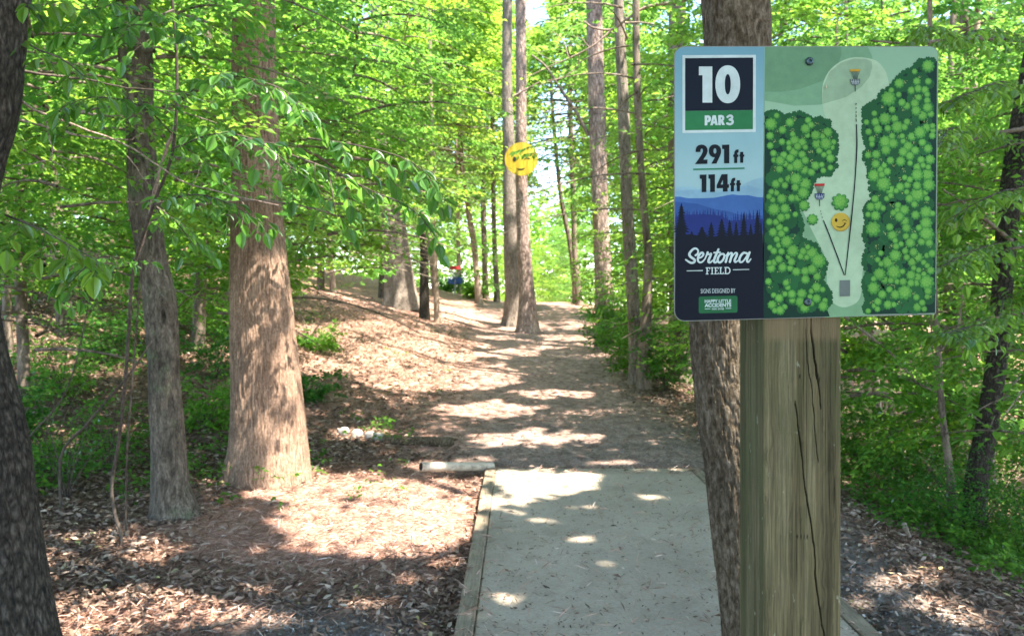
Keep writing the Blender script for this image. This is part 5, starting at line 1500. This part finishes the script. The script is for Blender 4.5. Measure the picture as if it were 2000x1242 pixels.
G = {'LN': 'leafy young trees on the near left slope', 'LF': 'thin young trees deeper in the left woods', 'RN': 'leafy young trees on the right bank', 'RF': 'thin young trees deeper in the right woods'}
LB = {'LN': 'small layered beech', 'LF': 'slender leafy tree', 'RN': 'small shaded leafy tree', 'RF': 'slender leafy tree'}
near = [('LN', 150, 5.0, 5.2, 1.5), ('LN', 420, 6.2, 5.6, 1.7), ('LN', 620, 8.6, 6.0, 2.0), ('LN', -60, 6.3, 5.0, 1.7), ('LN', -420, 5.5, 4.5, 1.9), ('LN', 60, 7.6, 5.0, 2.0), ('LN', 190, 9.4, 5.6, 2.4), ('LN', -100, 8.6, 5.5, 2.2), ('LN', 395, 9.6, 5.2, 2.1), ('LN', 330, 12, 6.0, 2.6),
        ('LN', 640, 12.5, 6.2, 2.5), ('LN', 560, 10.3, 5.6, 2.1), ('LN', 470, 14, 6.6, 2.6), ('LN', 700, 15.5, 7.0, 2.9), ('LN', 590, 17, 7.2, 2.9), ('LN', 100, 12.5, 6.3, 2.5), ('LN', 750, 18.5, 7.6, 3.1), ('LN', 670, 20, 7.5, 3.0), ('LN', 840, 19.5, 8.0, 3.0), ('LN', 230, 15, 6.6, 2.6),
        ('RN', 1660, 8.2, 5.2, 2.0), ('RN', 1500, 9.5, 5.6, 2.2), ('RN', 1780, 9.0, 5.4, 2.1), ('RN', 2040, 8.0, 5.0, 2.1), ('RN', 1880, 10.5, 6.2, 2.4), ('RN', 1340, 12.5, 6.4, 2.2), ('RN', 1290, 15, 6.6, 2.1), ('RN', 1420, 13.5, 6.5, 2.5),
        ('RN', 1700, 12.5, 6.6, 2.6), ('RN', 2060, 12, 6.5, 2.6), ('RN', 1220, 19, 7.2, 2.2), ('RN', 2180, 7.5, 4.8, 2.0), ('RN', 1260, 22, 7.6, 2.6), ('RN', 1950, 14.5, 7.0, 2.8), ('RN', 2120, 5.6, 4.0, 1.4)]
for i, (g_, px, d, h, R_) in enumerate(near):
    x = (px - CX) / F * d
    lw = d * .0085
    plant_tree('understory_tree', LB[g_], x, d, G[g_], seed=100 + i, h=h * (1 + .1 * math.sin(i * 2.1)), R=R_, base=(2.1 if i < 4 else .9 if g_ == 'RN' else .8 + .03 * d), nbr=34, leaf=.066 if d < 7 else .078 if d < 10 else .10, nleaf=26,
               mtl=M['under_leaf'] if g_ == 'LN' else M['under_leaf'], trunk_r=.028 + .012 * (i % 3), per=11, size=.8)

# deeper woods: a few builds, copied
protos = []
for i in range(6):
    tm, cm = under_parts(seed=300 + i, h=8.5 + i * .8, R=3.0 + .25 * (i % 3), base=1.6 + .5 * (i % 2), nbr=34, leaf=.15, nleaf=22, mtl=M['far_leaf'], trunk_r=.07 + .02 * (i % 3), per=12, size=1.1, lean=.06,
                         mb=M['bark_far'] if i % 2 else M['bark_grey'])
    protos.append((tm, cm))
tall = []
for i in range(4):
    tm, cm = under_parts(seed=400 + i, h=19 + i * 1.5, R=4.6, base=5.0 + i * .8, nbr=46, leaf=.24, nleaf=20, mtl=M['far_leaf'], trunk_r=.17 + .03 * (i % 3), per=13, size=1.7, lean=.03, mb=M['bark_far'] if i != 2 else M['bark_pine'])
    tall.append((tm, cm))
def copy_tree(pr_, x, y, rz, s, name, label, group):
    t = thing(name, label, 'tree', (x, y, Hf(x, y) - .05), group, rz)
    t.scale = (s, s, s)
    link('trunk', pr_[0], t)
    if pr_[1] is not None: link('crown', pr_[1], t)
    AUTO.append((t, x, y, label))
    return t
r = random.Random(21)
def window_hit(x, y, R_, s):
    """would the crown stand in the bright gap, the sky gap or in front of the path?"""
    px = CX + x / y * F; w = R_ * s / y * F
    if y < 62 and px - w * .8 < 1125 and px + w * .8 > 1030: return True
    if y < 46 and px + w * .7 > 960 and px < 1130: return True
    return False
cnt = 0
for k in range(400):
    if cnt >= 64: break
    y = r.uniform(19, 62) if k % 3 else r.uniform(17, 32); side = r.random()
    px = r.uniform(-250, 930) if side < .55 else r.uniform(1150, 2300)
    x = (px - CX) / F * y; s = r.uniform(.75, 1.15)
    if window_hit(x, y, 3.2, s): continue
    if y < 27 and 600 < px < 960: continue
    cnt += 1
    left = x < 0
    copy_tree(protos[r.randrange(6)], x, y, r.uniform(0, 6.28), s, 'understory_tree', LB['LF' if left else 'RF'], G['LF' if left else 'RF'])
cnt = 0
for k in range(400):
    if cnt >= 40: break
    y = r.uniform(30, 95); px = r.uniform(-200, 2200); x = (px - CX) / F * y; s = r.uniform(.8, 1.2)
    if window_hit(x, y, 4.6, s) or (1000 < px < 1140): continue
    cnt += 1
    copy_tree(tall[r.randrange(4)], x, y, r.uniform(0, 6.28), s, 'forest_tree', 'tall far tree', 'tall trees far back on the ' + ('left' if x < 0 else 'right'))
# bright trees in the sun beyond the crest
for i, (px, y, s) in enumerate(((1060, 78, .62), (1095, 84, .66), (1030, 92, .60), (1130, 74, .68), (985, 80, .66), (1075, 110, .70), (945, 88, .8), (1120, 105, .8))):
    x = (px - CX) / F * y
    copy_tree((protos + tall)[(i * 3) % 6], x, y, i * 1.3, s * 1.5, 'sunlit_tree', 'pale sunlit tree beyond the crest', 'sunlit trees beyond the crest')

for i, (px, y, h, R_) in enumerate(((860, 27, 11, 3.2), (905, 31, 13, 3.6), (960, 36, 15, 4.2), (1010, 44, 17, 4.6), (1085, 40, 16, 4.2), (1130, 33, 13, 3.6), (1160, 27, 11, 3.2), (1060, 52, 20, 5), (930, 48, 19, 5),
                                    (1190, 38, 15, 4.2), (820, 33, 14, 4), (1115, 58, 21, 5), (1000, 60, 22, 5.2), (780, 42, 17, 4.6), (1240, 30, 12, 3.6), (890, 58, 21, 5.2))):
    plant_tree('forest_tree', 'high-crowned tree', (px - CX) / F * y, y, 'tall trees around the end of the path', seed=800 + i, h=h, R=R_, base=2.8 + .07 * y, nbr=46, leaf=.13 + .002 * y, nleaf=24, mtl=M['far_leaf'],
               trunk_r=.07 + .03 * (i % 3), per=14, size=1.3, lean=.04, mb=M['bark_far'])
# bare thin trunks of the wood behind
def bare(x, y, seed, r0, mtl, label, group):
    rng = np.random.default_rng(seed); h = 9 + rng.random() * 5
    zs = np.linspace(-.15, h, 9); ln = rng.normal(0, .05, 2)
    c = np.stack([ln[0] * zs + .12 * np.sin(zs * .5 + seed), ln[1] * zs, zs], 1)
    me = trunk_mesh(c, r0 * np.linspace(1.08, .35, 9), 14, 50, mtl, .05, .003, 7, seed, (.15, r0 * .4, 4))
    t = thing('forest_tree', label, 'tree', (x, y, Hf(x, y)), group)
    link('trunk', me, t)
    AUTO.append((t, x, y, label.split(',')[0]))
r = random.Random(5)
bl = br = 'bare thin trunk'
for i in range(34):
    left = i % 5 < 3
    y = r.uniform(11, 34); px = r.uniform(-50, 900) if left else r.uniform(1290, 2050)
    if left and 560 < px < 900 and y < 24: y = r.uniform(25, 36)
    if left and y < 13: px = r.uniform(0, 420)
    if 850 < px < 925: px -= 110
    x = (px - CX) / F * y
    bare(x, y, 500 + i, r.uniform(.04, .11), M[('bark_far', 'bark_grey', 'bark_far', 'bark_pale')[i % 4]], bl if left else br, 'bare trunks in the left woods' if left else 'bare trunks in the right woods')

# ------------------------------------------------------------------ shrubs and ground plants
def shrub(x, y, h, R_, n, leaf, seed, mtl, label, name='shrub', group=None, keepf=True):
    rng = np.random.default_rng(seed); z0 = Hf(x, y); loc = np.array((x, y, z0))
    org = []; az = []; pit = []; parts = []
    for s_ in range(9):
        a = rng.uniform(0, 6.28); u = np.linspace(0, 1, 6)[:, None]; ln = h * rng.uniform(.6, 1.05)
        pt = np.array([math.cos(a), math.sin(a), 0]) * R_ * rng.uniform(.3, .9) * u ** 1.3 + np.array([0, 0, 1]) * ln * u - [0, 0, .03]
        parts.append(tube_arrays(pt, .006 * np.linspace(1, .3, 6), 5))
        for k in range(n // 9):
            t = rng.uniform(.2, 1); q = np.array([np.interp(t, u[:, 0], pt[:, j]) for j in range(3)])
            org.append(q + rng.normal(0, .12 * R_, 3)); az.append(a + rng.normal(0, 1.2)); pit.append(rng.normal(.1, .35))
    org, az, pit = map(np.array, (org, az, pit))
    org[:, 2] = np.maximum(org[:, 2], .05)
    if keepf:
        k = keep_sight(org + loc, rng) | (org[:, 2] + z0 < -9)
        org, az, pit = org[k], az[k], pit[k]
    if len(org) < 3: return
    t = thing(name, label, 'shrub', tuple(loc), group)
    V, Fc = stamp(rng, org, az, pit, rng.normal(0, .4, len(org)), np.full(len(org), .34 * R_ + .12) * rng.uniform(.7, 1.2, len(org)), 22, leaf, .6, flat=.5)
    link('foliage', new_mesh('foliage', V, Fc, [mtl]), t)
    tv, tf = join_arrays(parts); link('stems', new_mesh('stems', tv, tf, [M['twig']], True), t)
SH = [(1900, 6.6, 1.0, .75, 'fine-leaved dark green bush at the foot of the right bank under the leaning trunk', .035), (2010, 6.2, .9, .7, 'dark bush cut by the right edge of the photo beside the bank', .035),
      (1215, 15.2, 1.5, .85, 'low dark green bush at the foot of the two slender trunks right of the path', .075), (1185, 17.2, 1.3, .7, 'leafy bush hugging the reddish scaly trunk at the path edge', .08),
      (1300, 12.6, 1.3, .8, 'dark bush in the shade just left of the trunk behind the sign', .07), (1255, 13.8, 1.1, .7, 'small bush close behind the thin wavering trunk', .07),
      (130, 6.4, .8, .6, 'light green little bush in the shade right of the leftmost trunk', .04), (70, 6.9, .9, .6, 'dark green bush behind the leftmost trunk', .045), (215, 7.2, .7, .6, 'low bush beside the crooked beech sapling', .045),
      (1690, 9.4, 1.3, .9, 'shaded bush right behind the post', .06), (1780, 8.4, 1.3, .9, 'dark bush on the bank left of the twin-stemmed sapling', .055),
      (1960, 8.6, 1.4, 1.0, 'tall shaded bush behind the leaning dark trunk', .055), (470, 13.5, .9, .8, 'bush half hidden behind the big brown trunk on its left', .07), (605, 14.5, 1.0, .8, 'bush on the slope to the right of the big brown trunk', .07),
      (1150, 21, 1.2, .6, 'dark bush at the path edge below the reddish scaly trunk', .09), (930, 36, .8, .7, 'small green bush at the foot of the curving pale trunk', .11), (870, 40, 1.0, 1.2, 'low bush behind the blue basket', .12)]
for i, (px, d, h, R_, lb, lf) in enumerate(SH):
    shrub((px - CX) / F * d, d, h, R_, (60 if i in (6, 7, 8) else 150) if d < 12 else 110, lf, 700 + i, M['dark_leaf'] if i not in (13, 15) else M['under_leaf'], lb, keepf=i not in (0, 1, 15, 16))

for i, (px, d, h, R_) in enumerate(((20, 8.2, .7, .5), (120, 9.5, .8, .6), (210, 10.8, .8, .6), (400, 8.8, .6, .5), (420, 10.5, .8, .6), (300, 12.5, .9, .7), (60, 12, .9, .7), (450, 12.5, .8, .6), (600, 10.0, .35, .35),
                                    (625, 13, .35, .35), (170, 14.5, 1.0, .8), (380, 15.5, 1.0, .8))):
    x = (px - CX) / F * d
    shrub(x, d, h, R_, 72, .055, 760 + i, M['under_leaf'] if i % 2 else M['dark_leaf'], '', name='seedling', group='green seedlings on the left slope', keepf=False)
    o = max((q for q in COL.objects if q.name.startswith('seedling') and q.parent is None), key=lambda q: q.name if '.' in q.name else '')
    AUTO.append((o, x, d, 'low leafy seedling'))
# ground cover: small seedlings and creeping leaves, uncountable
rng = np.random.default_rng(9)
n = 14000
d = 4.6 * (30 / 4.6) ** rng.random(n); px = rng.uniform(-100, 2100, n); x = (px - CX) / F * d
pw, sw, gw = weights(x, d)
clump = fbm(x * .9, d * .9, 0, 41, 2)
left = (x < path_xc(d) - 1.6 - .0 * d); right = x > 2.9
okk = ((left & (d > 6.2) & (rng.random(n) < .85)) | right) & (pw < .25) & (clump > -.05 - .25 * right) & (rng.random(n) < np.where(sw > .45, .12, 1) * np.where(right, .8, .62))
okk &= ~((px > 700) & (px < 1150) & (d > 14)) | (rng.random(n) < .12)
x, d = x[okk], d[okk]
org = np.stack([x, d, H(x, d) + .02], 1); m_ = len(x)
org[:, 2] += rng.uniform(.02, .16, m_)
V, Fc = stamp(rng, org, rng.uniform(0, 6.28, m_), rng.normal(.15, .25, m_), rng.normal(0, .3, m_), rng.uniform(.12, .38, m_), 9, .052, .62, flat=.4)
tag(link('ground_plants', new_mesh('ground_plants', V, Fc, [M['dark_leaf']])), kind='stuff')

# far off wood closing the view
rng = np.random.default_rng(77); org = []
n = 7000
d = rng.uniform(95, 150, n); px = rng.uniform(-300, 2300, n); x = (px - CX) / F * d
hmax = np.where((px > 1000) & (px < 1140), 17 + 4 * noise3(px * .02, 0, 0, 3), 30)
z = H(x, d) + rng.random(n) * hmax
org = np.stack([x, d, z], 1)
V, Fc = stamp(rng, org, rng.uniform(0, 6.28, n), rng.normal(0, .3, n), rng.normal(0, .4, n), rng.uniform(2.5, 5, n), 26, .75, .6, flat=.7)
tag(link('distant_woodland', new_mesh('distant_woodland', V, Fc, [M['far_leaf']])), kind='stuff')

# ------------------------------------------------------------------ unseen roof of leaves, added to shape the dapple, shared out to tall trees
rng = np.random.default_rng(55)
n = 70000
gy = rng.uniform(-16, 36, n); gx = rng.uniform(-14, 11, n)
gz = np.maximum(8.2, 3.2 + .43 * gy) + rng.uniform(0, 2.6, n)
pad_ = (gy > 2.5) & (gy < 8) & (gx > -.6) & (gx < 2.2)
core = (gy < 8.5) & (gy > -1) & (gx > -5) & (gx < 4.5) | (np.abs(gx - path_xc(gy)) < 2.6) & (gy >= 8) | (gx > -4.2) & (gx < 0) & (gy >= 8) & (gy < 11)
wgt = np.where(core, np.where(gy > 8.5, .52, .90), np.where(gy < -1, .30, np.where(gy < 9, .35, .12)))
wgt = np.where((gy < -1) & (np.abs(gx) > 6), .22, wgt)
wgt = np.where(pad_, 1.5, wgt)
dens = fbm(gx * .35, gy * .35, 0, 66, 2)
k = rng.random(n) < np.clip(wgt * (1 + .35 * dens), 0, 1)
gx, gy, gz = gx[k], gy[k], gz[k]
gx = gx + SUNV[0] / SUNV[2] * gz; gy = gy + SUNV[1] / SUNV[2] * gz
org = np.stack([gx, gy, gz], 1)
size = rng.uniform(.7, 1.3, len(org))
az = rng.uniform(0, 6.28, len(org))
V, Fc = stamp(rng, org, az, rng.normal(0, .2, len(org)), rng.normal(0, .25, len(org)), size, 16, .19, .6, flat=.3)
q = V.reshape(-1, 4, 3); cen_ = q.mean(1)
k = sun_keep(cen_, rng)
px, py = proj(cen_); inview = (cen_[:, 1] > 1) & (py > -20) & (px > -40) & (px < 2040)
k &= ~inview
q = q[k]; cen_ = cen_[k]
print('canopy leaves', len(q))
tx_ = np.array([(a, b_) for a, b_, _ in TREES])
own = np.argmin(((cen_[:, None, :2] - tx_[None] - SUNV[:2] * 6) ** 2).sum(-1), 1)
for i, (a, b_, t) in enumerate(TREES):
    m_ = own == i
    if m_.sum() < 4: continue
    v = q[m_].reshape(-1, 3) - np.array(t.location)
    bb = (np.arange(m_.sum()) * 4)[:, None]
    link('crown', new_mesh('crown', v, np.stack([bb + [[0, 1, 2]], bb + [[0, 2, 3]]], 1).reshape(-1, 3), [M['shade_roof_leaf']]), t)  # this crown is a piece of the added shade roof

# ------------------------------------------------------------------ disc basket and round yellow face
def paint(name, col, rough=.5, metal=0):
    m, nt, b = mat(name)
    c = mixc(nt, 1.0, col, ramp(nt, noise(nt, coords(nt), 25, 5, .7), [(.3, (.8,) * 3), (.7, (1.12,) * 3)]), 'MULTIPLY')
    nt.links.new(c, b.inputs['Base Color']); b.inputs['Roughness'].default_value = rough; b.inputs['Metallic'].default_value = metal
    return m
bx_, by_ = (889 - CX) / F * 37.5, 37.5
bk_ = thing('disc_golf_basket', 'red-topped disc golf basket with a blue cage on the straw rise', 'basket', (bx_, by_, Hf(bx_, by_)))
mr_, mb_, ms_ = paint('red_band', (.55, .03, .04)), paint('blue_cage', (.03, .07, .42)), paint('grey_metal', (.35, .36, .36), .45, .6)
k = MB(); k.tube([(0, 0, -.05), (0, 0, 1.3)], .028, 12); k.build('pole', ms_, bk_)
def ringband(mb, r0, z0, z1, th, n=36):
    v = []; f = []
    for rr, z in ((r0, z0), (r0, z1), (r0 - th, z1), (r0 - th, z0)):
        for i in range(n): a = 2 * math.pi * i / n; v.append((rr * math.cos(a), rr * math.sin(a), z))
    for j in range(4):
        for i in range(n): f.append((j * n + i, j * n + (i + 1) % n, ((j + 1) % 4) * n + (i + 1) % n, ((j + 1) % 4) * n + i))
    mb.add(v, f)
k = MB(); ringband(k, .28, 1.20, 1.34, .012); ringband(k, .28, 1.33, 1.345, .27); k.build('band', mr_, bk_)
k = MB()
for i in range(16):
    a = 2 * math.pi * i / 16; k.tube([(.26 * math.cos(a), .26 * math.sin(a), 1.20), (.19 * math.cos(a), .19 * math.sin(a), .98), (.07 * math.cos(a), .07 * math.sin(a), .78)], .009, 5)
k.build('chains', ms_, bk_)
k = MB()
for z, rr in ((.80, .345), (.70, .34), (.58, .32)):
    ringband(k, rr, z, z + .022, .02)
for i in range(26):
    a = 2 * math.pi * i / 26
    k.tube([(.335 * math.cos(a), .335 * math.sin(a), .81), (.33 * math.cos(a), .33 * math.sin(a), .65), (.30 * math.cos(a), .30 * math.sin(a), .54), (.03 * math.cos(a), .03 * math.sin(a), .53)], .010, 5)
k.build('cage', mb_, bk_)

fd = 21.55
fcn = P(1018.5, 311, fd)
face = thing('smiley_sign', 'round yellow wooden smiling face nailed high on the right trunk of the pair', 'sign', fcn)
m, nt, b = mat('yellow_boards')
vv = coords(nt, (14, 14, 1.2)); g_ = noise(nt, vv, 1, 6, .7, .6)
nt.links.new(ramp(nt, g_, [(.36, (.26, .17, .012)), (.5, (.44, .32, .02)), (.66, (.58, .45, .04))]), b.inputs['Base Color']); b.inputs['Roughness'].default_value = .6
k = MB(); n_ = 48; Rr = 32.5 / F * fd
v = [(Rr * math.cos(2 * math.pi * i / n_), -.02, Rr * math.sin(2 * math.pi * i / n_)) for i in range(n_)] + [(Rr * math.cos(2 * math.pi * i / n_), .02, Rr * math.sin(2 * math.pi * i / n_)) for i in range(n_)]
k.add(v, [tuple(range(n_)), tuple(range(2 * n_ - 1, n_ - 1, -1))] + [(i, n_ + i, n_ + (i + 1) % n_, (i + 1) % n_) for i in range(n_)])
k.build('disc', m, face)
blk = paint('black_paint', (.02, .018, .012))
def fpx(px, py): return ((px - 1018.5) / F * fd, -.026, -(py - 311) / F * fd)
k = MB(); pts = [fpx(*q) for q in circ(1005, 311.5, 3.6, 20, 4.8)]; k.add(pts, [tuple(range(20))]); k.build('eye', blk, face)
k = MB(); k.add([fpx(*q) for q in ((1007, 328.5), (1012, 329.8), (1017, 330), (1022, 329.5), (1027, 328), (1022, 331.6), (1017, 332.8), (1012, 331.8))], [(0, 1, 2, 3, 4, 5, 6, 7)]); k.build('mouth', blk, face)
k = MB(); k.add([fpx(*q) for q in ((1024, 311), (1029, 307.5), (1035, 310), (1035, 312), (1029, 309.8), (1024, 313))], [(0, 1, 2, 3, 4, 5)]); k.build('winking_eye', blk, face)
# the leafy twig of the path-side tree hanging over the face
hero_leaves(T7, [[(1120, 330, 19), (1085, 300, 20), (1055, 284, 20.8), (1030, 290, 21.1), (1012, 296, 21.2)], [(1100, 322, 19.5), (1075, 310, 20), (1050, 300, 20.5), (1030, 300, 20.9)]],
            .17, 8, M['far_leaf'], r0=.01, twig_len=.35, hang=.3, step=.16, name='leaves')
label_all()
bpy.context.view_layer.update()
